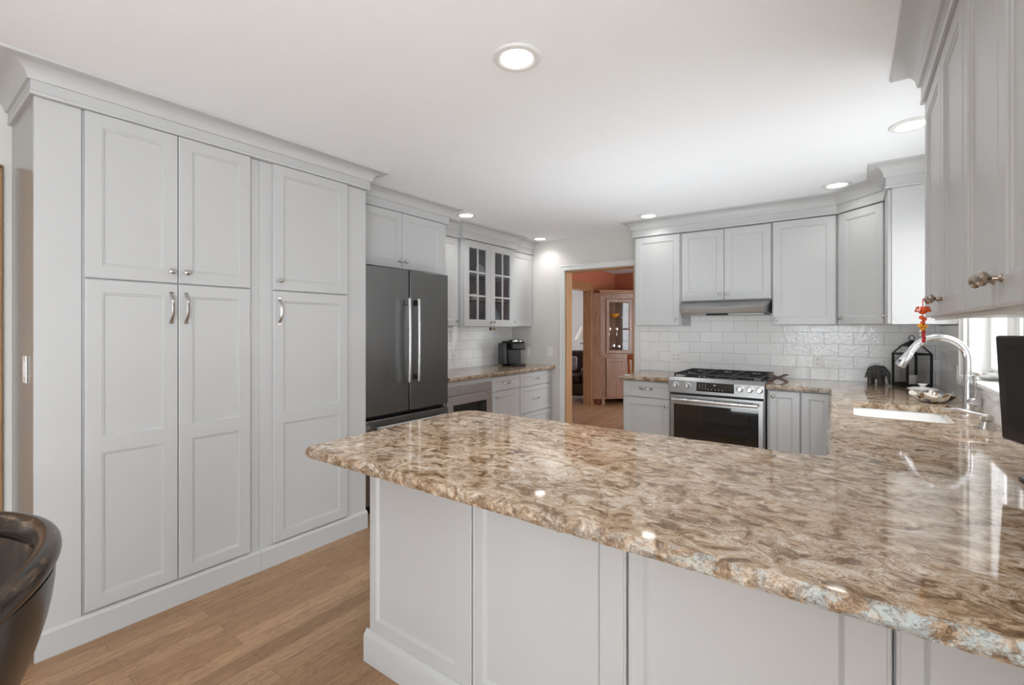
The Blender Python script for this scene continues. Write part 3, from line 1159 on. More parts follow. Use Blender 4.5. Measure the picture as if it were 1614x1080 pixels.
def pot(lx, z, r, h, mat, label, name='teapot', ly=0.17, spout=True, lid=True, handle=True):
    t = thing(name, label, name.replace('_', ' '), gc(lx, ly, z), 90, 'dishes in the glass-door cabinet')
    G().lathe([(0, 0), (r * 0.6, 0), (r * 0.95, h * 0.25), (r, h * 0.5), (r * 0.8, h * 0.8), (r * 0.55, h * 0.92), (r * 0.52, h), (r * 0.47, h), (r * 0.45, h * 0.9), (0, h * 0.5)], n=24).build('body', mat, t)
    if lid:
        G().lathe([(r * 0.56, h), (r * 0.5, h * 1.06), (r * 0.2, h * 1.14), (r * 0.10, h * 1.17), (r * 0.16, h * 1.24), (r * 0.08, h * 1.31), (0, h * 1.32)], n=20).build('lid', mat, t)
    if spout:
        G().tube([(r * 0.8, 0, h * 0.3), (r * 1.25, 0, h * 0.5), (r * 1.45, 0, h * 0.85), (r * 1.7, 0, h * 0.95)], [r * 0.22, r * 0.17, r * 0.12, r * 0.10], 10).build('spout', mat, t)
    if handle:
        G().tube([(-r * 0.75, 0, h * 0.78), (-r * 1.25, 0, h * 0.85), (-r * 1.5, 0, h * 0.6), (-r * 1.3, 0, h * 0.32), (-r * 0.9, 0, h * 0.25)], r * 0.09, 8).build('handle', mat, t)
    return t


def cup(lx, z, r, h, mat, label, ly=0.16):
    t = thing('cup', label, 'cup', gc(lx, ly, z), 120, 'dishes in the glass-door cabinet')
    G().lathe([(0, 0), (r * 0.6, 0), (r * 0.7, h * 0.1), (r * 0.95, h * 0.5), (r, h), (r * 0.92, h), (r * 0.85, h * 0.5), (0, h * 0.12)], n=20).build('body', mat, t)
    G().tube([(r * 0.9, 0, h * 0.8), (r * 1.5, 0, h * 0.75), (r * 1.5, 0, h * 0.35), (r * 0.85, 0, h * 0.3)], r * 0.10, 8).build('handle', mat, t)
    return t


z1, z2, z3 = 1.4032, 1.6862, 1.9502
plate_standing(0.32, z3 + 0.003, 0.105, 'darkplate', 'grey plate standing on the top shelf behind the left glass door')
pot(0.13, z3 + 0.0003, 0.062, 0.115, 'cream_pot', 'cream jug on the top shelf behind the left glass door', 'jug', spout=False, lid=False)
plate_standing(0.64, z3 + 0.003, 0.080, 'cream_pot', 'pale plate standing on the top shelf behind the right glass door')
pot(0.16, z2 + 0.0003, 0.075, 0.130, 'cream_pot', 'cream teapot on the middle shelf behind the left glass door')
plate_standing(0.34, z2 + 0.003, 0.085, 'darkplate', 'grey plate on the middle shelf beside the cream teapot')
cup(0.345, z2 + 0.0003, 0.042, 0.055, 'cream_pot', 'pale cup on the middle shelf beside the cream teapot')
pot(0.11, z1 + 0.0003, 0.055, 0.10, 'cream_pot', 'cream sugar pot on the bottom shelf behind the left glass door', 'sugar_pot', spout=False)
cup(0.24, z1 + 0.0003, 0.040, 0.050, 'cer', 'white teacup on the bottom shelf, left of its neighbour', 0.12)
cup(0.345, z1 + 0.0003, 0.040, 0.050, 'cer', 'white teacup on the bottom shelf, close to the door gap', 0.12)
plate_standing(0.33, z1 + 0.003, 0.090, 'darkplate', 'dark grey plate standing behind the white teacups')
pot(0.745, z1 + 0.0003, 0.055, 0.165, 'bluepot', 'grey blue lidded jar imitating a lamp reflection, bottom shelf behind the right glass door', 'jar', spout=False, handle=False)  # jar added in place of a lamp's reflection in the door glass
cup(0.57, z1 + 0.0003, 0.035, 0.05, 'cer', 'white cup on the bottom shelf beside the grey blue jar', 0.14)

# ---- left wall bases
BX = -2.975
t = cabinet('base_cabinet', 'white base cabinet with one drawer over a door, beside the microwave drawer', (BX, 3.742, 0), 90, 0.490, 0.60, 0.0, 0.876, toe=0.105)
d = door_mesh(0.006, 0.484, 0.716, 0.862, 0.045).build('drawer', 'cab', t, angle=20)
hw('hpull', d, 0.245, 0.789)
add_door(t, 0.006, 0.484, 0.118, 0.704, 'knob', 0.045, 0.655)
t = cabinet('drawer_cabinet', 'white base cabinet with three drawers at the end of the counter by the doorway', (BX, 4.233, 0), 90, 0.690, 0.60, 0.0, 0.876, toe=0.105)
for (a, b) in ((0.716, 0.862), (0.414, 0.704), (0.118, 0.402)):
    d = door_mesh(0.006, 0.645, a, b, 0.045).build('drawer', 'cab', t, angle=20)
    hw('hpull', d, 0.325, (a + b) / 2)
# microwave drawer
t = thing('microwave_drawer', 'stainless microwave drawer with black window under the counter next to the refrigerator', 'microwave', (BX, 3.064, 0), 90)
g = G()
g.box(0.001, 0.675, 0.0205, 0.60, 0.0, 0.876)
g.build('housing', 'cab', t, bevel=0.001, seg=1)
g = G()
g.box(0.010, 0.664, 0.002, 0.020, 0.745, 0.826)
g.box(0.20, 0.56, -0.002, 0.002, 0.748, 0.823)
g.build('control_panel', 'steel_m', t, bevel=0.0015)
dm = door_mesh(0.010, 0.664, 0.345, 0.738, 0.085, (), y=-0.004, th=0.022, rec=0.003)
dw = dm.build('door', 'steel_m', t, angle=20)
G().box(0.095, 0.579, -0.0045, -0.002, 0.415, 0.655).build('window', 'bglass', dw, bevel=0.001)

# ---- refrigerator
t = thing('refrigerator', 'dark stainless french-door refrigerator with bar handles beside the pantry', 'refrigerator', (-2.79, 2.052, 0), 90)
FW = 0.850
g = G()
g.box(0.004, FW - 0.004, 0.062, 0.78, 0.02, 1.800)
g.box(0.05, FW - 0.05, 0.09, 0.70, 0.0, 0.02)
g.build('body', 'black', t, bevel=0.003)


def slab(x0, x1, z0, z1, y0, y1, mat, name, par, bev=0.006):
    return G().box(x0, x1, y0, y1, z0, z1).build(name, mat, par, bevel=bev, seg=3)


for (a, b, hx) in ((0.0, 0.4165, 0.376), (0.4265, FW, 0.470)):
    d = slab(a, b, 0.728, 1.818, 0.0, 0.058, 'dsteel', 'door', t)
    g = G()
    pts = [(hx, -0.055 - 0.006 * (1 - ((i - 6) / 6.0) ** 2), 0.955 + 0.64 * i / 12) for i in range(13)]
    g.tube(pts, 0.0125, 8, flat=(1.0, 0.75))
    h = g.build('handle', 'hsteel', d)
    G().box(hx - 0.012, hx + 0.012, -0.053, 0.0, 0.965, 1.010).build('handle_mount', 'dsteel', d, bevel=0.003)
    G().box(hx - 0.012, hx + 0.012, -0.053, 0.0, 1.540, 1.585).build('handle_mount', 'dsteel', d, bevel=0.003)
d = slab(0.0, FW, 0.095, 0.700, 0.0, 0.058, 'dsteel', 'freezer_drawer', t)
g = G()
g.tube([(0.08 + (FW - 0.16) * i / 12, -0.055 - 0.006 * (1 - ((i - 6) / 6.0) ** 2), 0.648) for i in range(13)], 0.0125, 8)
g.build('handle', 'hsteel', d)
G().box(0.09, 0.14, -0.053, 0.0, 0.638, 0.660).build('handle_mount', 'dsteel', d, bevel=0.003)
G().box(FW - 0.14, FW - 0.09, -0.053, 0.0, 0.638, 0.660).build('handle_mount', 'dsteel', d, bevel=0.003)


# ---- range wall uppers (rotz 0, front at Y=4.58)
UY = 4.578
t = cabinet('wall_cabinet', 'white wall cabinet with one door beside the doorway, left of the range hood', (-1.806, UY, 0), 0, 0.470, 0.339, 1.392, 2.283)
add_door(t, 0.016, 0.458, 1.396, 2.278, 'knob', 0.432, 1.445)
t = cabinet('wall_cabinet', 'white two-door wall cabinet right above the range hood', (-1.334, UY, 0), 0, 0.764, 0.339, 1.618, 2.283)
add_door(t, 0.006, 0.3805, 1.624, 2.272, 'knob', 0.352, 1.678)
add_door(t, 0.3835, 0.758, 1.624, 2.272, 'knob', 0.412, 1.678)
t = cabinet('wall_cabinet', 'white wall cabinet with one wide door, right of the range hood', (-0.568, UY, 0), 0, 0.461, 0.339, 1.392, 2.283)
add_door(t, 0.008, 0.453, 1.396, 2.278, 'knob', 0.036, 1.445)
# diagonal corner cabinet
t = thing('corner_cabinet', 'white diagonal corner wall cabinet above the metal elephant and lantern', 'cabinet', (-0.105, UY, 0), -45)
dl = math.hypot(0.287, 0.288)
c45 = math.cos(R(45))


def toloc(X, Y):
    dx, dy = X + 0.105, Y - UY
    a = R(45)
    return (dx * math.cos(a) - dy * math.sin(a), dx * math.sin(a) + dy * math.cos(a))


poly = [(0.002, 0.0205), (dl - 0.002, 0.0205), toloc(0.205, 4.292), toloc(XR - 0.011, 4.292), toloc(XR - 0.011, YB - 0.011), toloc(-0.104, YB - 0.011), toloc(-0.104, UY + 0.022)]
g = G()
g.prism(poly, 1.392, 2.283)
g.build('carcass', 'cab', t, bevel=0.001, seg=1)
add_door(t, 0.016, dl - 0.016, 1.396, 2.278, 'knob', 0.046, 1.445)
# narrow cabinet next to the window, faces -X (rotz -90)
t = cabinet('wall_cabinet', 'narrow white wall cabinet with bright side panel, next to the sink window', (0.182, 4.289, 0), -90, 0.352, 0.357, 1.392, 2.283)
add_door(t, 0.012, 0.338, 1.396, 2.278, 'knob', 0.300, 1.450)

# ---- right uppers close to the camera, face X=.235
for (ya, yb_, lab) in ((2.505, 1.695, 'white two-door wall cabinet with the beaded ornament on its knob, by the window'),
                       (1.693, 0.93, 'white two-door wall cabinet at top right, over the black screen side of counter')):
    W = ya - yb_
    t = cabinet('wall_cabinet', lab, (0.232, ya, 0), -90, W, 0.316, 1.404, 2.269)
    m = 0.422 if ya > 2 else 0.372
    add_door(t, 0.006, m - 0.0015, 1.408, 2.264, 'knob_b', m - 0.032, 1.462)
    add_door(t, m + 0.0015, W - 0.004, 1.408, 2.264, 'knob_b', m + 0.032, 1.462)
    g = G()
    g.box(0.004, W - 0.004, 0.030, 0.045, 1.396, 1.404)
    g.build('light_strip', 'trim', t)

# ---- range wall bases (front Y=4.28)
FY = 4.278
t = cabinet('base_cabinet', 'white base cabinet with one drawer and a door, left of the range', (-1.800, FY, 0), 0, 0.460, 0.64, 0.0, 0.876, toe=0.105)
d = door_mesh(0.010, 0.450, 0.722, 0.872 - 0.004, 0.045).build('drawer', 'cab', t, angle=20)
hw('hpull', d, 0.232, 0.800)
add_door(t, 0.010, 0.450, 0.118, 0.712, 'knob', 0.424, 0.655)
t = cabinet('base_cabinet', 'white two-door base cabinet right of the range at the inner corner', (-0.566, FY, 0), 0, 0.492, 0.64, 0.0, 0.876, toe=0.105)
add_door(t, 0.016, 0.228, 0.118, 0.866, 'knob', 0.046, 0.820, fw=0.05)
add_door(t, 0.238, 0.440, 0.118, 0.866, fw=0.05)

# ---- range
t = thing('range', 'stainless slide-in gas range with five knobs, black grates and oven window', 'range', (-1.336, 4.225, 0), 0)
RW = 0.764
g = G()
g.box(0.004, RW - 0.004, 0.024, 0.69, 0.03, 0.918)
g.build('body', 'steel', t, bevel=0.002)
# control panel: slanted face
g = G()
g.prism([(-0.030, 0.800), (0.060, 0.800), (0.060, 0.936), (0.012, 0.936), (-0.022, 0.905)], 0.0, RW, axis='x')
cp = g.build('control_panel', 'steel', t, bevel=0.003)
# display on the front face
sl = lambda z: -0.030 + (0.008) * (z - 0.800) / 0.105


def quadslab(x0, x1, za, zb, off, th, name, mat, par):
    ya, yb2 = sl(za) - off, sl(zb) - off
    return G().hexa([(x0, ya - th, za), (x1, ya - th, za), (x1, yb2 - th, zb), (x0, yb2 - th, zb)], [(x0, ya, za), (x1, ya, za), (x1, yb2, zb), (x0, yb2, zb)]).build(name, mat, par, smooth=False)


disp = quadslab(0.243, 0.540, 0.826, 0.902, 0.0002, 0.002, 'display', 'bglass', t)
for (mx, mz, mw) in ([(0.265 + 0.024 * i, 0.885 - 0.018 * j, 0.006) for i in range(3) for j in range(3)] + [(0.335 + 0.028 * i, 0.846, 0.007) for i in range(5)] + [(0.378, 0.884, 0.022)]):
    y = sl(mz) - 0.0026
    G().box(mx, mx + mw, y - 0.0003, y + 0.0002, mz - 0.0022, mz + 0.0022).build('button', 'plate', disp, smooth=False)
for kx in (0.066, 0.168, 0.584, 0.656, 0.728):
    g = G()
    kz = 0.868
    g.lathe([(0.027, 0), (0.027, 0.004), (0.022, 0.007), (0.0205, 0.032), (0.018, 0.036), (0, 0.037)], c=(kx, sl(kz) - 0.0002, kz), axis=(0, -1, 0.08), n=28)
    g.box(kx - 0.0025, kx + 0.0025, sl(kz) - 0.042, sl(kz) - 0.034, kz - 0.014, kz + 0.014)
    g.build('knob', 'chrome', cp)
# black gap, oven door, drawer
G().box(0.012, RW - 0.012, 0.004, 0.0235, 0.785, 0.7995).build('vent_gap', 'gap', t)
od = G().box(0.010, RW - 0.010, -0.012, 0.0225, 0.235, 0.783).build('oven_door', 'steel', t, bevel=0.004)
G().box(0.045, RW - 0.045, -0.0145, -0.0122, 0.300, 0.700).build('window', 'bglass', od, bevel=0.001)
g = G()
g.tube([(0.045 + (RW - 0.09) * i / 12, -0.062 - 0.006 * (1 - ((i - 6) / 6.0) ** 2), 0.742) for i in range(13)], 0.0145, 14)
g.box(0.055, 0.085, -0.060, -0.012, 0.730, 0.754)
g.box(RW - 0.085, RW - 0.055, -0.060, -0.012, 0.730, 0.754)
g.build('handle', 'hsteel', od)
G().box(0.010, RW - 0.010, -0.008, 0.0225, 0.085, 0.228).build('warming_drawer', 'steel', t, bevel=0.004)
# cooktop and grates
ct = G().box(0.012, RW - 0.012, 0.0605, 0.685, 0.9185, 0.930).build('cooktop', 'bglass', t, bevel=0.003)
for (bxx, byy, br) in ((0.15, 0.20, 0.040), (0.15, 0.52, 0.034), (0.382, 0.36, 0.050), (0.614, 0.20, 0.034), (0.614, 0.52, 0.042)):
    G().lathe([(br * 1.25, 0), (br * 1.25, 0.004), (br, 0.006), (br, 0.014), (br * 0.9, 0.017), (0, 0.018)], c=(bxx, byy, 0.9302), n=24).build('burner', 'iron', ct)
for k in range(3):
    x0 = 0.022 + k * 0.2415
    x1 = x0 + 0.237
    y0, y1 = 0.075, 0.672
    g = G()
    zt0, zt1 = 0.9500, 0.9640
    b_ = 0.011
    g.box(x0, x1, y0, y0 + b_, zt0, zt1)
    g.box(x0, x1, y1 - b_, y1, zt0, zt1)
    g.box(x0, x0 + b_, y0 + b_, y1 - b_, zt0, zt1)
    g.box(x1 - b_, x1, y0 + b_, y1 - b_, zt0, zt1)
    for (px, py) in ((x0, y0), (x1 - b_, y0), (x0, y1 - b_), (x1 - b_, y1 - b_)):
        g.box(px, px + b_, py, py + b_, 0.9302, zt0)
    mx_ = (x0 + x1) / 2
    g.box(x0 + b_, x1 - b_, (y0 + y1) / 2 - 0.005, (y0 + y1) / 2 + 0.005, zt0, zt1)
    g.box(mx_ - 0.005, mx_ + 0.005, y0 + b_, y0 + 0.09, zt0, zt1)
    g.box(mx_ - 0.005, mx_ + 0.005, y1 - 0.09, y1 - b_, zt0, zt1)
    for cy in ((y0 + 0.135), (y1 - 0.135)):
        g.box(x0 + b_, x0 + 0.085, cy - 0.005, cy + 0.005, zt0, zt1)
        g.box(x1 - 0.085, x1 - b_, cy - 0.005, cy + 0.005, zt0, zt1)
    g.build('grate', 'iron', ct, bevel=0.002)

# ---- range hood
t = thing('range_hood', 'slim stainless under-cabinet range hood above the gas range', 'range hood', (-1.333, 4.40, 0), 0)
HW = 0.762
g = G()
zt, zl, zb = 1.617, 1.552, 1.498
# top at cabinet front (y=.19..), lip at y=0, tapered sides
tp = [(0.0, 0.175, zt), (HW, 0.175, zt), (HW, 0.510, zt), (0.0, 0.510, zt)]
md = [(0.034, 0.0, zl), (HW - 0.034, 0.0, zl), (HW, 0.510, zl), (0.0, 0.510, zl)]
bt_ = [(0.038, 0.035, zb), (HW - 0.038, 0.035, zb), (HW, 0.510, zb), (0.0, 0.510, zb)]
vs = tp + md + bt_
fs = [(0, 1, 2, 3), (0, 4, 5, 1), (1, 5, 6, 2), (2, 6, 7, 3), (3, 7, 4, 0), (4, 8, 9, 5), (5, 9, 10, 6), (6, 10, 11, 7), (7, 11, 8, 4), (8, 11, 10, 9)]
g.add(vs, fs)
hd = g.build('shell', 'steel_h', t, bevel=0.0015)
G().box(0.045, HW - 0.045, 0.076, 0.49, zb - 0.012, zb - 0.0005).build('filter_panel', 'steel', t, bevel=0.002)
G().box(0.26, 0.44, 0.040, 0.075, zb - 0.016, zb - 0.0006).build('control_strip', 'black', t, bevel=0.002)
G().hexa([(0.078, 0.0165, 1.5265), (0.112, 0.0165, 1.5265), (0.112, 0.0130, 1.532), (0.078, 0.0130, 1.532)], [(0.078, 0.0190, 1.5265), (0.112, 0.0190, 1.5265), (0.112, 0.0155, 1.532), (0.078, 0.0155, 1.532)]).build('badge', 'plate', hd)

# ---- peninsula: four paneled units, back faces Y=1.21
PY = 1.212
xs = [-1.608, -1.052, -0.496, 0.066, 0.548]
labs = ['white paneled peninsula unit at the open end, nearest the pantry',
        'white paneled peninsula unit, second from the open end beside the pantry aisle',
        'white paneled peninsula unit, third from the open end',
        'white paneled peninsula unit against the window wall at lower right']
for i in range(4):
    a, b = xs[i], xs[i + 1]
    W = b - a - 0.001
    t = thing('peninsula_cabinet', labs[i], 'cabinet', (a, PY, 0), 0)
    g = G()
    g.box(0.0, W, 0.0205, 0.715, 0.0, 0.876)
    g.build('carcass', 'cab', t, bevel=0.001, seg=1)
    l0 = 0.0 if i == 0 else 0.006
    r0 = W - 0.006
    lf, rf = 0.040, 0.075
    # paneled back: flat recessed field, stiles with an inner bevel
    g = G()
    z0p, z1p = 0.10, 0.875
    zi0, zi1 = 0.175, 0.865
    y = 0.0
    xi0, xi1 = l0 + lf, r0 - rf
    q = lambda A, B, C, Dd, yy: g.add([(A, yy, C), (B, yy, C), (B, yy, Dd), (A, yy, Dd)], [(0, 1, 2, 3)])
    q(l0, xi0, z0p, z1p, y)
    q(xi1, r0, z0p, z1p, y)
    q(xi0, xi1, z0p, zi0, y)
    q(xi0, xi1, zi1, z1p, y)
    g.rings([(xi0, xi1, zi0, zi1, y), (xi0 + 0.004, xi1 - 0.004, zi0 + 0.004, zi1 - 0.004, y + 0.005), (xi0 + 0.010, xi1 - 0.010, zi0 + 0.010, zi1 - 0.010, y + 0.011)])
    # rim back to the carcass
    for (A, B) in (((l0, z0p), (l0, z1p)), ((r0, z1p), (r0, z0p)), ((l0, z1p), (r0, z1p)), ((r0, z0p), (l0, z0p))):
        g.add([(A[0], y, A[1]), (B[0], y, B[1]), (B[0], 0.0200, B[1]), (A[0], 0.0200, A[1])], [(0, 1, 2, 3)])
    g.build('back_panel', 'cab', t, bevel=0.0012, seg=1, angle=20)
    # bead strips flanking the joint
    if i > 0:
        G().tube([(l0 + 0.001, 0.002, 0.135), (l0 + 0.001, 0.002, 0.874)], 0.0045, 8).build('bead_strip', 'cab', t)
    if i < 3:
        G().tube([(r0 - 0.001, 0.002, 0.135), (r0 - 0.001, 0.002, 0.874)], 0.0045, 8).build('bead_strip', 'cab', t)
    g = G()
    e0 = -0.017 if i == 0 else 0.0
    prof = [(-0.0005, 0.0), (-0.019, 0.0), (-0.019, 0.103), (-0.0165, 0.112), (-0.010, 0.119), (-0.006, 0.127), (-0.0005, 0.130)]
    g.prism(prof, e0, W, axis='x')
    if i == 0:
        g.prism([(-0.017, 0.0), (-0.0005, 0.0), (-0.0005, 0.130), (-0.006, 0.127), (-0.010, 0.119), (-0.0155, 0.112), (-0.017, 0.103)], -0.0004, 0.715, axis='y')
    g.build('base_molding', 'cab', t, bevel=0.001, seg=1)
    # kitchen side doors
    dd = door_mesh(-W + 0.006, -0.006, 0.118, 0.866, 0.05).build('door', 'cab', t, angle=20)
    dd.rotation_euler = (0, 0, PI)
    dd.location = (0, 0.736, 0)

# ---- sink run: hollow sink base and a base cabinet each side (fronts face -X)
t = thing('sink_cabinet', 'white two-door sink base cabinet under the white sink', 'cabinet', (-0.045, 3.72, 0), -90)
g = G()
W = 0.84
g.box(0, 0.018, 0.0205, 0.588, 0.105, 0.876)
g.box(W - 0.018, W, 0.0205, 0.588, 0.105, 0.876)
g.box(0.018, W - 0.018, 0.0205, 0.588, 0.105, 0.125)
g.box(0.018, W - 0.018, 0.575, 0.588, 0.125, 0.876)
g.box(0.001, W - 0.001, 0.075, 0.588, 0.0, 0.105)
g.build('carcass', 'cab', t)
add_door(t, 0.006, W / 2 - 0.002, 0.118, 0.866, 'knob', W / 2 - 0.03, 0.80)
add_door(t, W / 2 + 0.002, W - 0.006, 0.118, 0.866, 'knob', W / 2 + 0.03, 0.80)
t = cabinet('base_cabinet', 'white base cabinet between the sink cabinet and the range wall corner', (-0.045, 4.276, 0), -90, 0.554, 0.588, 0, 0.876, toe=0.105)
add_door(t, 0.03, 0.548, 0.118, 0.866, 'knob', 0.50, 0.80)
t = cabinet('base_cabinet', 'white base cabinet between the sink cabinet and the peninsula', (-0.045, 2.878, 0), -90, 0.90, 0.588, 0, 0.876, toe=0.105)
add_door(t, 0.006, 0.448, 0.118, 0.866, 'knob', 0.42, 0.80)
add_door(t, 0.452, 0.85, 0.118, 0.866, 'knob', 0.48, 0.80)


# ---- countertops: polished slab with chiselled edges
def resample(poly, step):
    out = []
    n = len(poly)
    for i in range(n):
        a, b = Vector(poly[i]), Vector(poly[(i + 1) % n])
        k = max(1, int((b - a).length / step))
        for j in range(k):
            out.append(a.lerp(b, j / k))
    return out


def fillet(p0, c, p1, r, n=8):
    p0, c, p1 = Vector(p0), Vector(c), Vector(p1)
    d0, d1 = (p0 - c).normalized(), (p1 - c).normalized()
    a, b = c + d0 * r, c + d1 * r
    return [tuple((1 - t) ** 2 * a + 2 * t * (1 - t) * c + t * t * b) for t in [i / n for i in range(n + 1)]]


def countertop(poly, label, z0=0.877, z1=0.914, hole=None, rough=0.0095, step=0.009, wallside=None):
    pts = resample(poly, step)
    n = len(pts)
    area2 = sum(pts[i].x * pts[(i + 1) % n].y - pts[(i + 1) % n].x * pts[i].y for i in range(n))
    if area2 < 0:
        pts.reverse()
    bm = bmesh.new()
    levels = [0.0, 0.14, 0.34, 0.56, 0.78, 1.0]
    rings_ = []
    for li, l in enumerate(levels):
        ring = []
        for i, p in enumerate(pts):
            a, b = pts[i - 1], pts[(i + 1) % n]
            d = (b - a).normalized()
            nr = Vector((d.y, -d.x))
            wall = wallside(p) if wallside else False
            z = z1 + (z0 - z1) * l
            if wall:
                off, dz = 0.0, 0.0
            else:
                s = Vector((p.x * 28, p.y * 28, z * 60))
                s2 = Vector((p.x * 75, p.y * 75, z * 110))
                v = noise.noise(s) * 0.65 + noise.noise(s2) * 0.45
                prof = [-0.010, -0.004, -0.001, 0.0, -0.002, -0.006][li]
                amp = [0.35, 0.8, 1.0, 1.0, 0.9, 0.4][li]
                off = prof + v * rough * amp
                dz = 0.0 if li in (0, 5) else noise.noise(s2 + Vector((9, 3, 1))) * 0.0025
                if li == 0:
                    off -= max(0.0, noise.noise(Vector((p.x * 17, p.y * 17, 5)))) * 0.010
            ring.append(bm.verts.new((p.x + nr.x * off, p.y + nr.y * off, z + dz)))
        rings_.append(ring)
    for li in range(len(levels) - 1):
        for i in range(n):
            j = (i + 1) % n
            f = bm.faces.new((rings_[li][i], rings_[li + 1][i], rings_[li + 1][j], rings_[li][j]))
            f.material_index = 1
    htop = hbot = None
    if hole:
        htop = [bm.verts.new((x, y, z1)) for (x, y) in hole]
        hbot = [bm.verts.new((x, y, z0)) for (x, y) in hole]
        m = len(hole)
        for i in range(m):
            j = (i + 1) % m
            f = bm.faces.new((htop[i], htop[j], hbot[j], hbot[i]))
            f.material_index = 0
    bm.edges.ensure_lookup_table()

    def fill(ring, hring):
        if not hring:
            bm.faces.new(ring).material_index = 0
            return
        # two n-gons joined along the line through the middle of the opening
        m = len(hring)
        yc = sum(v.co.y for v in hring) / m
        hl = min(range(m), key=lambda i: v_key(hring[i], yc, 1))
        hr = min(range(m), key=lambda i: v_key(hring[i], yc, -1))
        k = len(ring)
        ol = min(range(k), key=lambda i: (ring[i].co - hring[hl].co).length)
        orr = min(range(k), key=lambda i: (ring[i].co - hring[hr].co).length)

        def walk(lst, i, j, d):
            out = [lst[i]]
            while i != j:
                i = (i + d) % len(lst)
                out.append(lst[i])
            return out
        # outer ring runs counter-clockwise, so does the opening
        bm.faces.new(walk(ring, ol, orr, 1) + walk(hring, hr, hl, -1)).material_index = 0
        bm.faces.new(walk(ring, orr, ol, 1) + walk(hring, hl, hr, -1)).material_index = 0

    def v_key(v, yc, sgn):
        return abs(v.co.y - yc) * 4 + sgn * v.co.x
    fill(rings_[0], htop)
    fill(rings_[-1], hbot)
    bmesh.ops.recalc_face_normals(bm, faces=bm.faces)
    me = bpy.data.meshes.new('countertop')
    bm.to_mesh(me)
    bm.free()
    me.materials.append(MT['stone'])
    me.materials.append(MT['stone_edge'])
    for p in me.polygons:
        p.use_smooth = True
    me.set_sharp_from_angle(angle=R(38))
    nn = [tuple(c.vector) for c in me.corner_normals]
    for p in me.polygons:
        if p.material_index == 0 and abs(p.normal.z) > 0.9:
            for li in p.loop_indices:
                nn[li] = (0.0, 0.0, 1.0 if p.normal.z > 0 else -1.0)
    me.normals_split_custom_set(nn)
    o = bpy.data.objects.new('countertop', me)
    COL.objects.link(o)
    return tag(o, label, 'countertop')


# sink opening (rounded rectangle)
def rrect(x0, x1, y0, y1, r, n=6):
    out = []
    for (cx, cy, a0) in ((x1 - r, y1 - r, 0), (x0 + r, y1 - r, 90), (x0 + r, y0 + r, 180), (x1 - r, y0 + r, 270)):
        for i in range(n + 1):
            a = R(a0 + 90 * i / n)
            out.append((cx + r * math.cos(a), cy + r * math.sin(a)))
    return out


SX0, SX1, SY0, SY1 = 0.0, 0.392, 3.005, 3.60
wx = XR - bt - 0.001
wy = YB - bt - 0.001
poly = [(-1.685, 0.968), (wx, 0.968), (wx, wy), (-0.570, wy), (-0.570, 4.247), (-0.142, 4.247)]
poly += fillet((-0.142, 4.2), (-0.075, 1.985), (-1.0, 1.972), 0.07)
poly += fillet((-1.0, 1.972), (-1.752, 1.972), (-1.685, 0.968), 0.13)
poly += fillet((-1.75, 1.9), (-1.692, 0.968), (-1.0, 0.968), 0.03)[:]
poly = poly[1:]
countertop(poly, 'swirled brown stone countertop of the peninsula, wrapping past the sink to the range', hole=rrect(SX0, SX1, SY0, SY1, 0.05),
           wallside=lambda p: p.x > wx - 0.004 or p.y > wy - 0.004 or (abs(p.x + 0.570) < 0.004))
countertop([(-1.826, 4.247), (-1.341, 4.247), (-1.341, wy), (-1.826, wy)], 'small swirled brown stone countertop left of the range', rough=0.004,
           wallside=lambda p: p.y > wy - 0.004 or (p.x > -1.345))
countertop([(XL + bt + 0.001, 3.066), (-2.935, 3.066), (-2.935, YB - 0.002), (XL + bt + 0.001, YB - 0.002)], 'swirled brown stone countertop under the coffee maker', rough=0.004,
           wallside=lambda p: p.x < XL + bt + 0.004 or p.y > YB - 0.006 or p.y < 3.07)

# ---- sink
g = G()
outer = [rrect(SX0 - 0.02, SX1 + 0.02, SY0 - 0.02, SY1 + 0.02, 0.06)]


def loopring(pts, z):
    return [(x, y, z) for (x, y) in pts]


loops = [loopring(rrect(SX0 - 0.022, SX1 + 0.022, SY0 - 0.022, SY1 + 0.022, 0.06), 0.8755),
         loopring(rrect(SX0 - 0.004, SX1 + 0.004, SY0 - 0.004, SY1 + 0.004, 0.05), 0.8755),
         loopring(rrect(SX0 - 0.002, SX1 + 0.002, SY0 - 0.002, SY1 + 0.002, 0.05), 0.868),
         loopring(rrect(SX0 + 0.006, SX1 - 0.006, SY0 + 0.006, SY1 - 0.006, 0.06), 0.70),
         loopring(rrect(SX0 + 0.03, SX1 - 0.03, SY0 + 0.03, SY1 - 0.03, 0.06), 0.672),
         loopring(rrect(SX0 + 0.09, SX1 - 0.09, SY0 + 0.09, SY1 - 0.09, 0.05), 0.668)]
under = [loopring(rrect(SX0 - 0.022, SX1 + 0.022, SY0 - 0.022, SY1 + 0.022, 0.06), 0.866),
         loopring(rrect(SX0 - 0.012, SX1 + 0.012, SY0 - 0.012, SY1 + 0.012, 0.05), 0.860),
         loopring(rrect(SX0 - 0.008, SX1 + 0.008, SY0 - 0.008, SY1 + 0.008, 0.06), 0.69),
         loopring(rrect(SX0 + 0.03, SX1 - 0.03, SY0 + 0.03, SY1 - 0.03, 0.06), 0.655)]
seq = under[::-1] + loops
vs, fs = [], []
m = len(loops[0])
for lp in seq:
    vs += lp
for i in range(len(seq) - 1):
    for j in range(m):
        jj = (j + 1) % m
        fs.append((i * m + j, i * m + jj, (i + 1) * m + jj, (i + 1) * m + j))
fs.append(tuple(range(m))[::-1])
fs.append(tuple((len(seq) - 1) * m + j for j in range(m)))
g.add(vs, fs)
t = thing('sink', 'white undermount sink below the arched faucet', 'sink', (0, 0, 0))
g.build('basin', 'sink', t, angle=40)
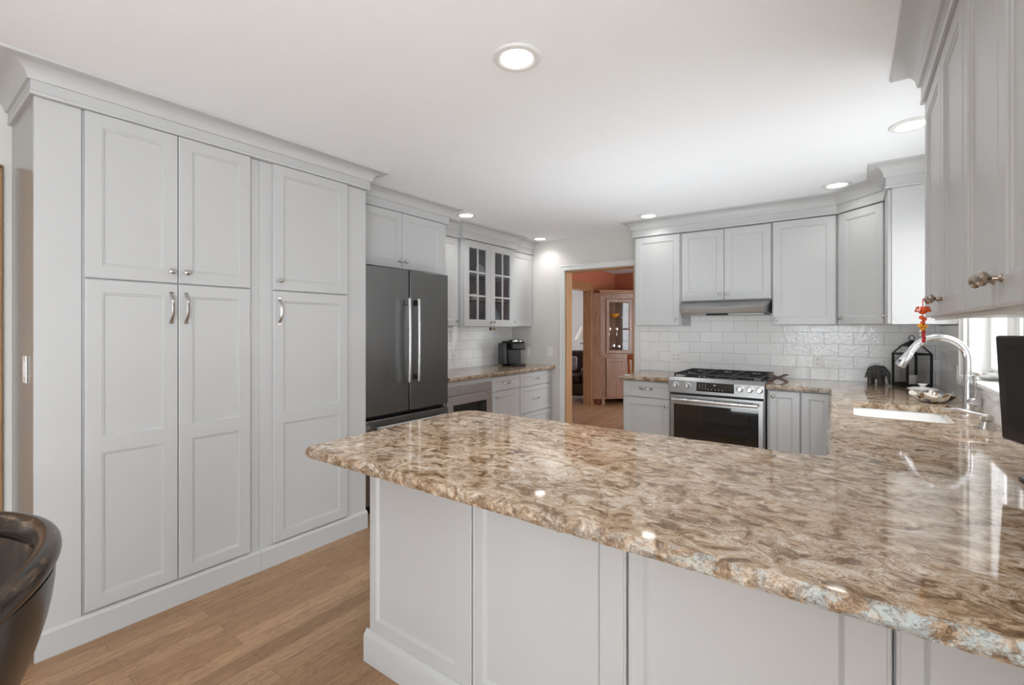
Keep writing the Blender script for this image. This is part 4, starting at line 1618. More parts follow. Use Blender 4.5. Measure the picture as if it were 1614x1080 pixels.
G().lathe([(0.045, 0), (0.045, 0.003), (0.036, 0.004), (0.030, 0.001), (0, 0.001)], c=(0.196, 3.3, 0.6682), n=24).build('drain', 'nickel', t)

# ---- faucet
t = thing('faucet', 'brushed steel pull-down kitchen faucet arching over the sink', 'faucet', (0.490, 3.43, 0.9142), 0)
G().lathe([(0.034, 0), (0.034, 0.006), (0.028, 0.014), (0.0255, 0.03), (0.0235, 0.14), (0.0205, 0.20), (0.0185, 0.205)], n=24).build('base', 'chrome', t)
pts = []
r_a = 0.117
zc = 0.285
pts += [(0, 0, 0.10), (0, 0, 0.165), (0, 0, 0.22)]
for i in range(0, 15):
    a = R(0 + 150 * i / 14)
    pts.append((-r_a + r_a * math.cos(a), 0, zc + r_a * math.sin(a)))
last = Vector(pts[-1])
dirv = Vector((-math.sin(R(150)), 0, math.cos(R(150))))
pts.append(tuple(last + dirv * 0.03))
G().tube(pts, [0.0205] * 2 + [0.0185] * (len(pts) - 2), 16).build('spout', 'chrome', t)
e = last + dirv * 0.03
hp = [e, e + dirv * 0.006, e + dirv * 0.05, e + dirv * 0.085, e + dirv * 0.093]
G().tube(hp, [0.0185, 0.0205, 0.0235, 0.027, 0.025], 18).build('spray_head', 'chrome', t)
G().ball(tuple(e + dirv * 0.06 + Vector((-0.014, -0.018, 0.0))), 0.008, 10, (1, 0.5, 1.5)).build('spray_button', 'black', t)
g = G()
g.lathe([(0, 0), (0.020, 0.0), (0.024, 0.01), (0.024, 0.035), (0.018, 0.044), (0, 0.046)], c=(0.012, -0.014, 0.065), axis=(0.35, -1, 0.05), n=24)
g.tube([(0.020, -0.045, 0.07), (0.022, -0.050, 0.12), (0.020, -0.046, 0.17), (0.018, -0.042, 0.205)], [0.008, 0.007, 0.007, 0.010], 10)
g.build('lever', 'chrome', t)

# ---- soap dispenser
t = thing('soap_dispenser', 'small brushed steel soap dispenser pump on the counter beside the faucet', 'soap dispenser', (0.484, 2.955, 0.9142), 0)
G().lathe([(0.034, 0), (0.033, 0.004), (0.022, 0.022), (0.018, 0.034), (0.023, 0.040), (0.024, 0.056), (0.021, 0.060), (0, 0.061)], n=24).build('base', 'nickel', t)
G().tube([(0.004, 0, 0.054), (-0.045, 0.02, 0.062), (-0.090, 0.045, 0.072), (-0.125, 0.062, 0.066), (-0.140, 0.070, 0.052)], [0.009, 0.0085, 0.0075, 0.007, 0.006], 12).build('nozzle', 'chrome', t)

# ---- screen on the counter
t = thing('monitor', 'small black flat screen standing on the counter at the right edge', 'monitor', (0.432, 1.975, 0.9142), 0)
t.rotation_euler = (0, 0, R(-72))
sw, sz0, sz1 = 0.285, 0.103, 0.428
lean = R(3)
def tilt(o):
    o.rotation_euler = (lean, 0, 0)
    return o
b_ = G()
b_.box(-sw / 2, sw / 2, -0.005, 0.030, sz0, sz1)
body = tilt(b_.build('housing', 'black', t, bevel=0.006, seg=3))
g = G()
g.box(-sw / 2 + 0.034, sw / 2 - 0.034, -0.0062, -0.0048, sz0 + 0.036, sz1 - 0.034)
g.build('screen', 'screen', body, smooth=False)
G().box(-0.045, 0.045, 0.0, 0.016, 0.006, sz0 + 0.02).build('stand', 'black', t, bevel=0.003)
G().lathe([(0.09, 0), (0.09, 0.006), (0.08, 0.010), (0, 0.012)], c=(0, 0.012, 0), n=32, sx=0.8, sy=0.5).build('foot', 'black', t)


# ---- recessed ceiling lights
def ceil_light(x, y, label, power=1.8, first=[None]):
    if first[0] is None:
        t = thing('recessed_light', label, 'ceiling light', (x, y, CH), 0, 'recessed ceiling lights')
        g = G()
        g.lathe([(0.096, -0.0005), (0.097, -0.004), (0.092, -0.009), (0.078, -0.011), (0.071, -0.010), (0.063, -0.005), (0.063, -0.0006)], n=48)
        g.build('trim_ring', 'trim', t)
        g = G()
        g.lathe([(0, -0.0045), (0.056, -0.0055), (0.0625, -0.0048), (0.0625, -0.001), (0, -0.001)], n=40)
        g.build('lens', 'led', t)
        first[0] = t
        r = t
    else:
        r = dup(first[0], (x, y, CH), label)
    l = bpy.data.lights.new('recessed_light_beam', 'AREA')
    l.shape = 'DISK'
    l.size = 0.12
    l.energy = power
    l.spread = R(130)
    l.color = (1.0, 0.99, 0.97)
    lo = bpy.data.objects.new('beam', l)
    COL.objects.link(lo)
    lo.location = (x, y, CH - 0.014)
    return r


ceil_light(-1.078, 1.511, 'round recessed ceiling light, the large one above the peninsula', 6.0)
ceil_light(0.248, 3.233, 'round recessed ceiling light partly behind the upper cabinets over the sink', 5.0)
ceil_light(-0.100, 4.260, 'round recessed ceiling light in front of the diagonal corner cabinet', 0.8)
ceil_light(-1.578, 4.370, 'round recessed ceiling light in front of the crown molding left of the range hood', 1.0)
ceil_light(-2.964, 3.329, 'round recessed ceiling light beside the crown molding over the refrigerator cabinet')
ceil_light(-3.025, 4.72, 'round recessed ceiling light by the doorway wall at the far left corner', 1.6)


# ---- outlets and switches
def plate(name, label, loc, rotz, w=0.072, h=0.117, kind='outlet', n=1):
    t = thing(name, label, 'light switch' if kind == 'switch' else 'outlet', loc, rotz)
    G().box(-w / 2, w / 2, -0.006, -0.0004, -h / 2, h / 2).build('cover', 'plate', t, bevel=0.003)
    for k in range(n):
        cx = (k - (n - 1) / 2) * 0.046
        if kind == 'switch':
            G().box(cx - 0.016, cx + 0.016, -0.0085, -0.0061, -0.033, 0.033).build('rocker', 'plate', t, bevel=0.002)
        else:
            for s in (-1, 1):
                g = G()
                g.box(cx - 0.016, cx + 0.016, -0.0075, -0.0061, s * 0.020 - 0.014, s * 0.020 + 0.014)
                f = g.build('receptacle', 'plate', t, bevel=0.003)
                g = G()
                g.box(cx - 0.008, cx - 0.005, -0.0079, -0.0076, s * 0.020 - 0.004, s * 0.020 + 0.007)
                g.box(cx + 0.005, cx + 0.008, -0.0079, -0.0076, s * 0.020 - 0.004, s * 0.020 + 0.007)
                g.box(cx - 0.0025, cx + 0.0025, -0.0079, -0.0076, s * 0.020 - 0.010, s * 0.020 - 0.006)
                g.build('slot_marking', 'slot', f, smooth=False)
    return t


ty = YB - bt - 0.0005
plate('light_switch', 'wide white four-gang switch plate on the tile left of the range', (-1.766, ty, 1.075), 0, w=0.19, kind='switch', n=4)
plate('outlet', 'white double outlet on the tile just left of the range', (-1.482, ty, 1.072), 0, w=0.118, n=2)
plate('outlet', 'white outlet on the tile right of the range', (-0.254, ty, 1.073), 0)
plate('outlet', 'white outlet on the greige wall beside the coffee maker', (-3.355, YB - 0.0005, 1.07), 0)
plate('light_switch', 'white switch on the greige wall beside the doorway', (-3.015, YB - 0.0005, 1.078), 0, kind='switch')
plate('light_switch', 'white switch on the left wall tile near the hanging white strips', (XL + bt + 0.0005, 3.80, 1.27), 90, kind='switch')
plate('outlet', 'white outlet low on the left wall tile beside the refrigerator', (XL + bt + 0.0005, 3.84, 1.04), 90)
plate('light_switch', 'white switch plate on the window wall tile above the patterned dish', (XR - bt - 0.0005, 4.05, 1.07), -90, w=0.118, kind='switch', n=2)
plate('light_switch', 'white switch on the grey wall end left of the pantry', (-2.86, 0.393, 1.19), 0, w=0.072, kind='switch')

# ---- coffee maker
t = thing('coffee_maker', 'black single-serve coffee maker on the counter beside the doorway wall', 'coffee maker', (-3.34, 4.60, 0.9142), 72)
g = G()
g.box(-0.10, 0.10, -0.04, 0.12, 0.0, 0.30)
g.build('body', 'black', t, bevel=0.025, seg=4)
g = G()
g.prism([(-0.135, 0.195), (-0.02, 0.195), (-0.02, 0.315), (-0.085, 0.312), (-0.125, 0.285)], -0.095, 0.095, axis='x')
g.build('brew_head', 'black', t, bevel=0.018, seg=4)
g = G()
g.box(-0.085, 0.085, -0.15, -0.042, 0.0, 0.028)
g.build('drip_tray', 'black', t, bevel=0.008)
g = G()
g.tube([(-0.085 * math.cos(R(a)), -0.075 - 0.055 * math.sin(R(a)), 0.300) for a in range(0, 181, 15)], 0.006, 8)
g.build('lid_handle', 'chrome', t)
g = G()
g.box(-0.150, -0.102, -0.03, 0.11, 0.02, 0.275)
g.build('water_tank', simple('smoky_plastic', (0.05, 0.055, 0.06), 0.15, var=0.05), t, bevel=0.015, seg=3)

# ---- elephant figurine
t = thing('elephant_figurine', 'small dark grey elephant figurine on the counter next to the black lantern', 'figurine', (0.150, 4.74, 0.9142), -25)
t.scale = (0.86, 0.95, 1.10)
g = G()
g.ball((0, 0, 0.092), 0.055, 18, (1.15, 0.85, 0.95))
g.ball((0.045, 0, 0.100), 0.042, 16, (0.9, 0.9, 1.0))
g.ball((-0.035, 0, 0.088), 0.048, 16, (0.9, 0.9, 1.0))
g.tube([(0.070, 0, 0.105), (0.092, 0, 0.085), (0.098, 0, 0.05), (0.100, 0, 0.022), (0.110, 0, 0.012)], [0.022, 0.018, 0.013, 0.010, 0.008], 12)
for (lx, ly) in ((0.035, 0.026), (0.035, -0.026), (-0.045, 0.026), (-0.045, -0.026)):
    g.tube([(lx, ly, 0.075), (lx, ly, 0.04), (lx, ly, 0.001)], [0.022, 0.018, 0.0195], 12)
g.tube([(-0.070, 0, 0.10), (-0.085, 0, 0.075), (-0.092, 0, 0.045)], [0.007, 0.006, 0.008], 8)
for s in (1, -1):
    g.ball((0.034, s * 0.044, 0.100), 0.034, 14, (0.75, 0.28, 1.0))
g.build('body', 'grey', t, remesh=0.004)

# ---- lantern with candle
t = thing('lantern', 'black metal lantern with glass sides and ring handle in the tiled corner', 'lantern', (0.365, 4.755, 0.9142), 28)
g = G()
hw_, hh = 0.082, 0.258
g.box(-hw_ - 0.006, hw_ + 0.006, -hw_ - 0.006, hw_ + 0.006, 0.0, 0.014)
for sx in (-1, 1):
    for sy in (-1, 1):
        g.box(sx * hw_ - 0.007, sx * hw_ + 0.007, sy * hw_ - 0.007, sy * hw_ + 0.007, 0.014, hh)
        g.tube([(sx * hw_, sy * hw_, hh), (sx * 0.046, sy * 0.046, hh + 0.055)], 0.006, 6)
for z in (0.014, hh - 0.012):
    for s in (-1, 1):
        g.box(-hw_, hw_, s * hw_ - 0.006, s * hw_ + 0.006, z, z + 0.014)
        g.box(s * hw_ - 0.006, s * hw_ + 0.006, -hw_, hw_, z, z + 0.014)
g.build('frame', 'iron', t, bevel=0.001, seg=1)
g = G()
a_, b2 = 0.056, 0.009
g.hexa([(-a_, -a_, hh + 0.054), (a_, -a_, hh + 0.054), (a_, a_, hh + 0.054), (-a_, a_, hh + 0.054)], [(-b2, -b2, hh + 0.098), (b2, -b2, hh + 0.098), (b2, b2, hh + 0.098), (-b2, b2, hh + 0.098)])
g.build('roof', 'iron', t)
g = G()
g.tube([(0.020 * math.cos(R(a)), 0, hh + 0.118 + 0.020 * math.sin(R(a))) for a in range(0, 361, 15)], 0.0028, 8)
g.build('ring_handle', 'iron', t)
for s in (-1, 1):
    G().box(-hw_ + 0.008, hw_ - 0.008, s * hw_ - 0.0012, s * hw_ + 0.0012, 0.029, hh - 0.013).build('pane', 'glass', t, smooth=False)
    G().box(s * hw_ - 0.0012, s * hw_ + 0.0012, -hw_ + 0.008, hw_ - 0.008, 0.029, hh - 0.013).build('pane', 'glass', t, smooth=False)
tag(G().lathe([(0.034, 0), (0.035, 0.002), (0.035, 0.072), (0.032, 0.075), (0.02, 0.073), (0.0, 0.070)], c=(0.365, 4.755, 0.9142 + 0.0142), n=28).build('candle', 'candle'), 'pale pillar candle inside the black lantern', 'candle')

# ---- patterned ceramic dish and white lidded dish
t = thing('ceramic_dish', 'wavy patterned brown and cream ceramic dish by the faucet', 'dish', (0.392, 3.83, 0.9142), 20)
g = G()
n = 40
vs, fs = [], []
prof = [(0.045, 0.0), (0.062, 0.004), (0.085, 0.022), (0.104, 0.050), (0.099, 0.052), (0.080, 0.028), (0.055, 0.012), (0.0001, 0.008)]
for i in range(n):
    a = 2 * PI * i / n
    for (r, h) in prof:
        k = 1 + 0.09 * math.sin(5 * a) * (r / 0.1) ** 2
        hh2 = h * (1 + 0.22 * math.cos(5 * a) * (h / 0.05))
        vs.append((r * k * math.cos(a), r * k * math.sin(a), max(0, hh2)))
m = len(prof)
for i in range(n):
    j = (i + 1) % n
    for k in range(m - 1):
        fs.append((i * m + k, j * m + k, j * m + k + 1, i * m + k + 1))
fs.append(tuple(i * m for i in range(n))[::-1])
fs.append(tuple(i * m + m - 1 for i in range(n)))
g.add(vs, fs)
g.build('bowl', 'dish', t)
t = thing('lidded_dish', 'low white dish with a knobbed lid behind the patterned ceramic dish', 'dish', (0.375, 4.16, 0.9142), 0)
G().lathe([(0.05, 0), (0.062, 0.004), (0.072, 0.040), (0.070, 0.042), (0, 0.036)], n=32).build('base', 'cer', t)
G().lathe([(0.082, 0.0425), (0.083, 0.046), (0.060, 0.054), (0.016, 0.060), (0.013, 0.066), (0.026, 0.075), (0.024, 0.081), (0, 0.083)], n=32).build('lid', 'cer', t)

# ---- trivet, folded X shape beside the range
t = thing('trivet', 'dark folding X-shaped trivet on the counter right of the range', 'trivet', (-0.515, 4.52, 0.9142), 12)
g = G()
g.hexa([(-0.085, -0.012, 0.062), (-0.055, -0.012, 0.070), (0.085, -0.012, 0.006), (0.055, -0.012, 0.0)], [(-0.085, 0.0, 0.062), (-0.055, 0.0, 0.070), (0.085, 0.0, 0.006), (0.055, 0.0, 0.0)])
g.build('arm', 'brown', t, bevel=0.003)
g = G()
g.hexa([(0.085, 0.001, 0.062), (0.055, 0.001, 0.070), (-0.085, 0.001, 0.006), (-0.055, 0.001, 0.0)], [(0.085, 0.013, 0.062), (0.055, 0.013, 0.070), (-0.085, 0.013, 0.006), (-0.055, 0.013, 0.0)])
g.build('arm', 'brown', t, bevel=0.003)
G().lathe([(0.007, -0.015), (0.007, 0.015)], c=(0, 0.0, 0.035), axis=(0, 1, 0), n=14).build('pin', 'iron', t)

# ---- silver dish on the window sill
t = thing('silver_dish', 'small silver shell-shaped dish on the window sill', 'dish', (0.585, 3.52, 1.0872), 30)
g = G()
n = 28
prof = [(0.022, 0), (0.035, 0.006), (0.055, 0.022), (0.066, 0.040), (0.063, 0.041), (0.050, 0.024), (0.0001, 0.010)]
vs, fs = [], []
for i in range(n):
    a = 2 * PI * i / n
    k = 1 + 0.10 * math.sin(7 * a)
    for (r, h) in prof:
        kk = 1 + (k - 1) * (r / 0.066)
        vs.append((r * kk * math.cos(a) * 0.8, r * kk * math.sin(a) * 1.2, h))
m = len(prof)
for i in range(n):
    j = (i + 1) % n
    for k in range(m - 1):
        fs.append((i * m + k, j * m + k, j * m + k + 1, i * m + k + 1))
fs.append(tuple(i * m for i in range(n))[::-1])
fs.append(tuple(i * m + m - 1 for i in range(n)))
g.add(vs, fs)
g.build('bowl', 'silver', t)

# ---- beaded ornament hanging on the knob at the window-side cabinet
ox, oy = 0.203, 2.505 - 0.390
t = thing('beaded_ornament', 'orange and red beaded ornament hanging from a cabinet knob above the faucet', 'ornament', (ox, oy, 1.462), 0)
g = G()
g.tube([(0.0035, 0.0, 0.012), (-0.012, 0, 0.002), (-0.012, 0, -0.02)], 0.0016, 6)
g.tube([(-0.012, 0, -0.02), (-0.012, 0, -0.142)], 0.0012, 6)
g.build('cord', 'orange', t)
g = G()
for i in range(9):
    a = 2 * PI * i / 9
    g.tube([(-0.012, 0, -0.034), (-0.012 + 0.014 * math.cos(a), 0.014 * math.sin(a), -0.030), (-0.012 + 0.021 * math.cos(a), 0.021 * math.sin(a), -0.041)], [0.009, 0.008, 0.002], 8)
g.ball((-0.012, 0, -0.036), 0.014, 12)
g.build('flower_bead', 'orange', t)
for (dz, rr, mt, dx) in ((-0.060, 0.0075, 'orange', -0.004), (-0.066, 0.0075, 'orange', 0.005), (-0.078, 0.007, 'orange', 0.0), (-0.088, 0.008, 'amber', -0.008), (-0.090, 0.008, 'amber', 0.007), (-0.099, 0.008, 'amber', 0.0), (-0.108, 0.005, 'silver', -0.007), (-0.108, 0.006, 'red', 0.005), (-0.119, 0.006, 'red', 0.002), (-0.121, 0.004, 'silver', -0.007), (-0.130, 0.0065, 'red', 0.004), (-0.140, 0.006, 'red', 0.003), (-0.151, 0.0075, 'silver', 0.001)):
    G().ball((-0.012 + dx * 0.8, dx * 0.4, dz), rr, 12).build('bead', mt, t)

# ---- small things hanging under the left wall cabinets
t = thing('hanging_strips', 'two white paper strips hanging from the narrow cabinet knob beside the refrigerator', 'paper strip', (-3.2935, 3.520, 1.442), 90)
for k, dx in enumerate((-0.018, 0.018)):
    g = G()
    pts = [(dx * 0.15, -0.012 - 0.002 * k, 0.008), (dx * 0.5, -0.012 - 0.002 * k, -0.04), (dx, -0.010, -0.10), (dx * 1.1, -0.006, -0.20), (dx * 1.0, -0.004, -0.262 + 0.03 * k)]
    vs, fs = [], []
    wv = [0.004, 0.008, 0.015, 0.017, 0.016]
    for p, w_ in zip(pts, wv):
        vs += [(p[0] - w_, p[1], p[2]), (p[0] + w_, p[1], p[2]), (p[0] + w_, p[1] + 0.0012, p[2]), (p[0] - w_, p[1] + 0.0012, p[2])]
    for i in range(4):
        for j in range(4):
            fs.append((i * 4 + j, i * 4 + (j + 1) % 4, i * 4 + 4 + (j + 1) % 4, i * 4 + 4 + j))
    fs += [(3, 2, 1, 0), (16, 17, 18, 19)]
    g.add(vs, fs)
    g.build('strip', 'paper', t)
for (yy, mt, lab) in ((3.560 + 0.4205, 'olive', 'dark maroon bead charm hanging from the left glass-door knob'), (3.560 + 0.4795, 'tan', 'tan wooden bead charm hanging from the right glass-door knob')):
    t = thing('bead_charm', lab, 'charm', (GX + 0.016, yy, 1.437), 0)
    g = G()
    g.tube([(0.0, 0, 0.0165), (0.004, 0.006, -0.01), (0.002, 0, -0.062)], 0.0012, 6)
    g.build('cord', 'tan', t)
    G().ball((0.002, 0, -0.076), 0.0155, 14, (1, 1, 1.15)).build('bead', mt, t)
for (yy, lab) in ((3.70, 'tiny white hook under the left end of the glass-door cabinet'), (4.42, 'tiny white hook under the right end of the glass-door cabinet')):
    g = G()
    g.box(-0.006, 0.006, -0.006, 0.006, -0.008, -0.0003)
    g.tube([(0, 0, -0.008), (0, 0, -0.03), (0.008, 0, -0.038), (0.014, 0, -0.03)], 0.0035, 8)
    o = g.build('hook', 'plate')
    o.location = (-3.27, yy, 1.380)
    tag(o, lab, 'hook')


# ------------------------------------------------------------------ foreground chair, worn black
t = thing('dining_chair', 'worn black wooden chair with curved back rail at lower left', 'chair', (-1.238, -0.02, 0), 0)
t.scale = (1, 1, 1.036)
CW = 0.285


def arc_y(x):       # plan curve of the back, bulging towards +Y
    return 0.215 - 0.115 * (x / CW) ** 2


g = G()
n = 26
vs, fs = [], []
sec = [(-0.019, 0.925), (-0.014, 0.944), (0.0, 0.951), (0.016, 0.944), (0.021, 0.925), (0.012, 0.905), (-0.012, 0.905)]
m = len(sec)
for i in range(n):
    x = -CW + 2 * CW * i / (n - 1)
    y = arc_y(x)
    d = Vector((1, -2 * 0.115 * x / CW ** 2)).normalized()
    nr = Vector((-d.y, d.x))
    for (o_, z) in sec:
        vs.append((x + nr.x * o_, y + nr.y * o_, z + 0.012 * (1 - (x / CW) ** 2)))
for i in range(n - 1):
    for k in range(m):
        kk = (k + 1) % m
        fs.append((i * m + k, i * m + kk, (i + 1) * m + kk, (i + 1) * m + k))
fs.append(tuple(range(m))[::-1])
fs.append(tuple((n - 1) * m + k for k in range(m)))
g.add(vs, fs)
cr = g.build('crest_rail', 'worn', t, subsurf=2, angle=60)
at = cr.data.attributes.new('wear', 'FLOAT', 'POINT')
gr = cr.data.attributes.new('grain', 'FLOAT_VECTOR', 'POINT')
at = cr.data.attributes['wear']
for i in range(n):
    for k in range(m):
        gr.data[i * m + k].vector = (5.0 * i / n, k * 1.15, 3.0)
for i in range(n):
    for k, wv in ((1, 0.85), (3, 1.0), (2, 0.25), (4, 0.35)):
        at.data[i * m + k].value = wv


def curved_board(z0, z1, lean0, lean1, th, name, nz=5, inset=0.02):
    g = G()
    n = 22
    vs, fs = [], []
    for side in (0, 1):
        for j in range(nz):
            z = z0 + (z1 - z0) * j / (nz - 1)
            q_ = 1 - j / (nz - 1)
            ln = lean1 + (lean0 - lean1) * q_ ** 1.9
            for i in range(n):
                x = (-CW + inset) + 2 * (CW - inset) * i / (n - 1)
                d = Vector((1, -2 * 0.115 * x / CW ** 2)).normalized()
                nr = Vector((-d.y, d.x))
                o_ = (-th / 2 if side == 0 else th / 2)
                vs.append((x + nr.x * o_, arc_y(x) + ln + nr.y * o_, z))
    A = lambda s, j, i: s * nz * n + j * n + i
    for j in range(nz - 1):
        for i in range(n - 1):
            fs.append((A(0, j, i), A(0, j, i + 1), A(0, j + 1, i + 1), A(0, j + 1, i)))
            fs.append((A(1, j, i + 1), A(1, j, i), A(1, j + 1, i), A(1, j + 1, i + 1)))
    for i in range(n - 1):
        fs.append((A(0, 0, i + 1), A(0, 0, i), A(1, 0, i), A(1, 0, i + 1)))
        fs.append((A(0, nz - 1, i), A(0, nz - 1, i + 1), A(1, nz - 1, i + 1), A(1, nz - 1, i)))
    for j in range(nz - 1):
        fs.append((A(0, j, 0), A(0, j + 1, 0), A(1, j + 1, 0), A(1, j, 0)))
        fs.append((A(0, j, n - 1), A(1, j, n - 1), A(1, j + 1, n - 1), A(0, j + 1, n - 1)))
    g.add(vs, fs)
    return g.build(name, 'worn', t)


curved_board(0.700, 0.912, -0.062, 0.0, 0.022, 'back_panel', nz=9, inset=0.003)
curved_board(0.52, 0.57, -0.085, -0.078, 0.020, 'lower_rail', nz=2)
for k in range(7):
    x = -0.20 + 0.40 * k / 6
    g = G()
    y = arc_y(x)
    g.tube([(x, y - 0.078, 0.555), (x, y - 0.072, 0.64), (x, y - 0.060, 0.712)], 0.0085, 10)
    g.build('spindle', 'worn', t)
for s in (-1, 1):
    g = G()
    x = s * (CW + 0.004)
    y = arc_y(CW)
    g.tube([(x, y - 0.045, 0.0), (x, y - 0.075, 0.25), (x, y - 0.085, 0.45), (x, y - 0.065, 0.65), (x, y - 0.025, 0.82), (x, y, 0.93), (x, y + 0.004, 0.962), (x, y + 0.004, 0.972)], [0.016, 0.019, 0.022, 0.022, 0.022, 0.021, 0.018, 0.008], 14, flat=(1.0, 1.25))
    g.build('post', 'worn', t, angle=50)
for s in (-1, 1):
    G().tube([(s * 0.215, -0.34, 0.0), (s * 0.205, -0.325, 0.25), (s * 0.195, -0.31, 0.437)], [0.015, 0.020, 0.018], 14).build('leg', 'worn', t)
g = G()
g.prism([(-0.23, -0.37), (0.23, -0.37), (0.262, -0.10), (0.262, 0.02), (-0.262, 0.02), (-0.262, -0.10)], 0.438, 0.468)
g.build('seat', 'worn', t, bevel=0.010, seg=3)
for s in (-1, 1):
    G().tube([(s * 0.208, -0.33, 0.18), (s * 0.285, 0.03, 0.18)], 0.010, 10).build('stretcher', 'worn', t)

# ------------------------------------------------------------------ dining room beyond the doorway
t = thing('corner_hutch', 'reddish oak corner hutch with glass doors seen through the doorway', 'hutch', (-3.655, 7.70, 0), 45)
# local x along the 45 degree front, y into the corner; front width
HWd = 1.18
g = G()


def hloc(X, Y):
    dx, dy = X + 3.655, Y - 7.70
    a = R(-45)
    return (dx * math.cos(a) - dy * math.sin(a), dx * math.sin(a) + dy * math.cos(a))


fp = [(0.0, 0.0), (HWd, 0.0), hloc(-3.655 + HWd * 0.7071 + 0.05, 8.64), hloc(-3.79, 8.64), hloc(-3.79, 7.60)]
g.prism(fp, 0.10, 0.86)
g.prism(fp, 1.95, 2.0)
g.prism(fp, 0.86, 0.885)
# side walls and back of the glazed upper part
pa, pb, pc, pd, pe = fp
g.box(0.0, 0.10, 0.0, 0.022, 0.885, 1.95)
g.box(HWd - 0.10, HWd, 0.0, 0.022, 0.885, 1.95)
g.box(0.10, HWd - 0.10, 0.0, 0.022, 0.885, 0.91)
g.box(0.10, HWd - 0.10, 0.0, 0.022, 1.90, 1.95)
g.prism([pa, (pa[0] + 0.02, pa[1] + 0.02), (pe[0] + 0.02, pe[1] + 0.015), pe], 0.885, 1.95)
g.prism([pe, (pe[0] + 0.02, pe[1]), (pd[0], pd[1] - 0.03), pd], 0.885, 1.95)
g.prism([pd, (pd[0], pd[1] - 0.03), (pc[0] - 0.02, pc[1]), pc], 0.885, 1.95)
g.prism([(HWd - 0.02, 0.02), (HWd, 0.0), pc, (pc[0] - 0.02, pc[1])], 0.885, 1.95)
for lx in (0.02, HWd - 0.08):
    g.box(lx, lx + 0.06, 0.0, 0.06, 0.0, 0.10)
g.build('case', 'hutch', t, bevel=0.002, seg=1)
cpf = [(-0.03, -0.035), (HWd + 0.03, -0.035), (HWd + 0.03, 0.06), (-0.03, 0.06)]
g = G()
g.prism(cpf, 2.0005, 2.028)
g.prism([(-0.05, -0.055), (HWd + 0.05, -0.055), (HWd + 0.05, 0.07), (-0.05, 0.07)], 2.028, 2.052)
g.build('cornice', 'oak', t, bevel=0.004)
for (a, b, s) in ((0.10, 0.588, 1), (0.592, 1.08, -1)):
    d = door_mesh(a, b, 0.915, 1.895, 0.055, (), glass=True, y=-0.021, th=0.020).build('door', 'hutch', t, angle=20)
    G().box(a + 0.061, b - 0.061, -0.010, -0.006, 0.976, 1.834).build('pane', 'glass', d, smooth=False)
    g = G()
    g.lathe([(0.006, 0), (0.005, 0.010), (0.012, 0.016), (0.010, 0.024), (0, 0.026)], c=(b - 0.025 if s > 0 else a + 0.025, -0.0212, 1.36), axis=(0, -1, 0), n=14)
    g.build('knob', 'plate', d)
    d = door_mesh(a, b, 0.14, 0.83, 0.06, (), y=-0.021, th=0.020).build('door', 'hutch', t, angle=20)
for z in (1.22, 1.55):
    G().prism([(0.03, 0.03), (HWd - 0.03, 0.03), (HWd / 2 + 0.25, 0.40), (HWd / 2 - 0.25, 0.40)], z, z + 0.008).build('shelf', 'glass', t, smooth=False)


def hw_pt(lx, ly, z):
    a = R(45)
    return (-3.655 + lx * math.cos(a) - ly * math.sin(a), 7.70 + lx * math.sin(a) + ly * math.cos(a), z)


o = G().lathe([(0.03, 0), (0.04, 0.004), (0.085, 0.05), (0.10, 0.075), (0.095, 0.076), (0.03, 0.02), (0, 0.016)], n=24).build('bowl', 'amber')
o.location = hw_pt(0.30, 0.12, 1.5585)
tag(o, 'amber glass bowl imitating a lamp reflection, upper shelf of the corner hutch', 'bowl')  # bowl added where a lamp's reflection shows in the hutch
for k, (lx, ly, z, h, lab) in enumerate(((0.20, 0.14, 0.8855, 0.16, 'goblet at the left end of the hutch floor'), (0.30, 0.14, 0.8855, 0.19, 'tall goblet on the hutch floor'), (0.40, 0.14, 0.8855, 0.17, 'goblet near the hutch door gap'), (0.22, 0.14, 1.2285, 0.15, 'goblet on the middle hutch shelf, left one'), (0.36, 0.14, 1.2285, 0.15, 'goblet on the middle hutch shelf, right one'))):
    o = G().lathe([(0.032, 0), (0.030, 0.003), (0.005, 0.008), (0.004, h * 0.45), (0.025, h * 0.55), (0.034, h * 0.8), (0.030, h), (0.028, h), (0.031, h * 0.8), (0.0, h * 0.5)], n=20).build('goblet', 'silver')
    o.location = hw_pt(lx, ly, z)
    tag(o, 'silver ' + lab, 'goblet', 'goblets in the corner hutch')
o = G().lathe([(0.05, 0), (0.075, 0.02), (0.085, 0.06), (0.06, 0.10), (0.045, 0.115), (0.05, 0.125), (0.042, 0.125), (0, 0.06)], n=24).build('vase', 'brown')
o.location = hw_pt(0.50, 0.14, 0.8855)
tag(o, 'brown round vase behind the gap between the hutch doors', 'vase')

# dining chair, orange wood slat back
t = thing('dining_chair', 'orange-brown wooden slat-back dining chair in front of the hutch', 'chair', (-2.22, 6.05, 0), 200)
g = G()
g.prism([(-0.22, -0.22), (0.22, -0.22), (0.20, 0.22), (-0.20, 0.22)], 0.43, 0.465)
g.build('seat', 'chairwood', t, bevel=0.010)
for s in (-1, 1):
    G().tube([(s * 0.19, -0.19, 0.0), (s * 0.19, -0.19, 0.43)], [0.016, 0.020], 12).build('leg', 'chairwood', t)
    G().tube([(s * 0.19, 0.22, 0.0), (s * 0.195, 0.205, 0.45), (s * 0.205, 0.25, 0.80), (s * 0.215, 0.30, 1.02)], [0.016, 0.020, 0.018, 0.015], 12).build('post', 'chairwood', t)
g = G()
for i in range(11):
    pass
pts_ = [(-0.225 + 0.45 * i / 10, 0.30 + 0.03 * (1 - ((i - 5) / 5) ** 2), 1.0 + 0.012 * (1 - ((i - 5) / 5) ** 2)) for i in range(11)]
g.tube(pts_, 0.035, 10, flat=(0.35, 1.0))
g.build('crest_rail', 'chairwood', t)
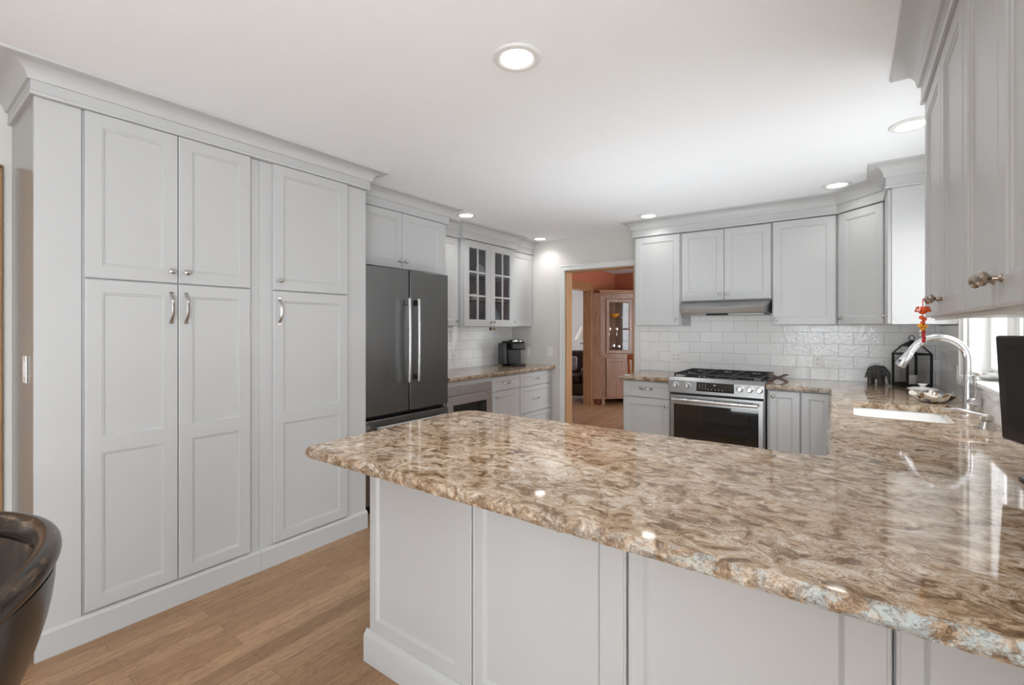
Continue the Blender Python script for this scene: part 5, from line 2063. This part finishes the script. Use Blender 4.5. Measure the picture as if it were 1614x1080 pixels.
for k in range(6):
    x = -0.15 + 0.06 * k
    g = G()
    g.tube([(x, 0.21, 0.47), (x, 0.255, 0.75), (x, 0.315, 0.985)], 0.012, 8, flat=(1.3, 0.5))
    g.build('slat', 'chairwood', t)

# living room: lamp and armchair
t = thing('floor_lamp', 'floor lamp with cream cone shade and dark pole in the living room', 'lamp', (-4.60, 8.92, 0), 0)
G().lathe([(0.14, 0), (0.14, 0.012), (0.10, 0.022), (0.02, 0.03), (0, 0.03)], n=28).build('base', 'lamp_iron', t)
G().tube([(0, 0, 0.028), (0, 0, 0.8), (0, 0, 1.07)], [0.014, 0.012, 0.014], 12).build('pole', 'lamp_iron', t)
g = G()
g.tube([(-0.10, 0, 1.04), (0, 0, 1.055), (0.10, 0, 1.04)], 0.010, 8)
g.lathe([(0.008, 1.06), (0.008, 1.42), (0.015, 1.43), (0.018, 1.45), (0.006, 1.475), (0, 1.48)], n=12)
g.build('harp', 'lamp_iron', t)
G().lathe([(0.21, 1.136), (0.075, 1.41), (0.070, 1.41), (0.205, 1.136)], n=36).build('shade', 'shade', t)
t = thing('armchair', 'dark brown leather armchair in the living room beside the lamp', 'armchair', (-4.55, 8.12, 0), 20)
G().box(-0.46, 0.46, -0.42, 0.40, 0.10, 0.34).build('frame', 'leather', t, bevel=0.03, seg=3)
G().box(-0.30, 0.30, -0.44, 0.22, 0.342, 0.50).build('seat_cushion', 'leather', t, bevel=0.05, seg=4)
G().hexa([(-0.31, 0.20, 0.345), (0.31, 0.20, 0.345), (0.31, 0.42, 0.345), (-0.31, 0.42, 0.345)], [(-0.31, 0.30, 0.92), (0.31, 0.30, 0.92), (0.31, 0.46, 0.92), (-0.31, 0.46, 0.92)]).build('backrest', 'leather', t, bevel=0.06, seg=4)
for s in (-1, 1):
    a, b = sorted((s * 0.31, s * 0.47))
    G().box(a, b, -0.44, 0.38, 0.342, 0.64).build('armrest', 'leather', t, bevel=0.055, seg=4)
for sx in (-1, 1):
    for sy in (-0.36, 0.34):
        G().lathe([(0.02, 0), (0.03, 0.10)], c=(sx * 0.40, sy, 0), n=14).build('leg', 'lamp_iron', t)
o = G().box(-0.17, 0.17, -0.05, 0.05, 0.0, 0.30).build('throw_pillow', 'cushion', bevel=0.045, seg=4)
o.location = (-4.60, 8.22, 0.515)
o.rotation_euler = (R(-14), 0, R(20))
tag(o, 'blue grey throw pillow on the leather armchair', 'pillow')
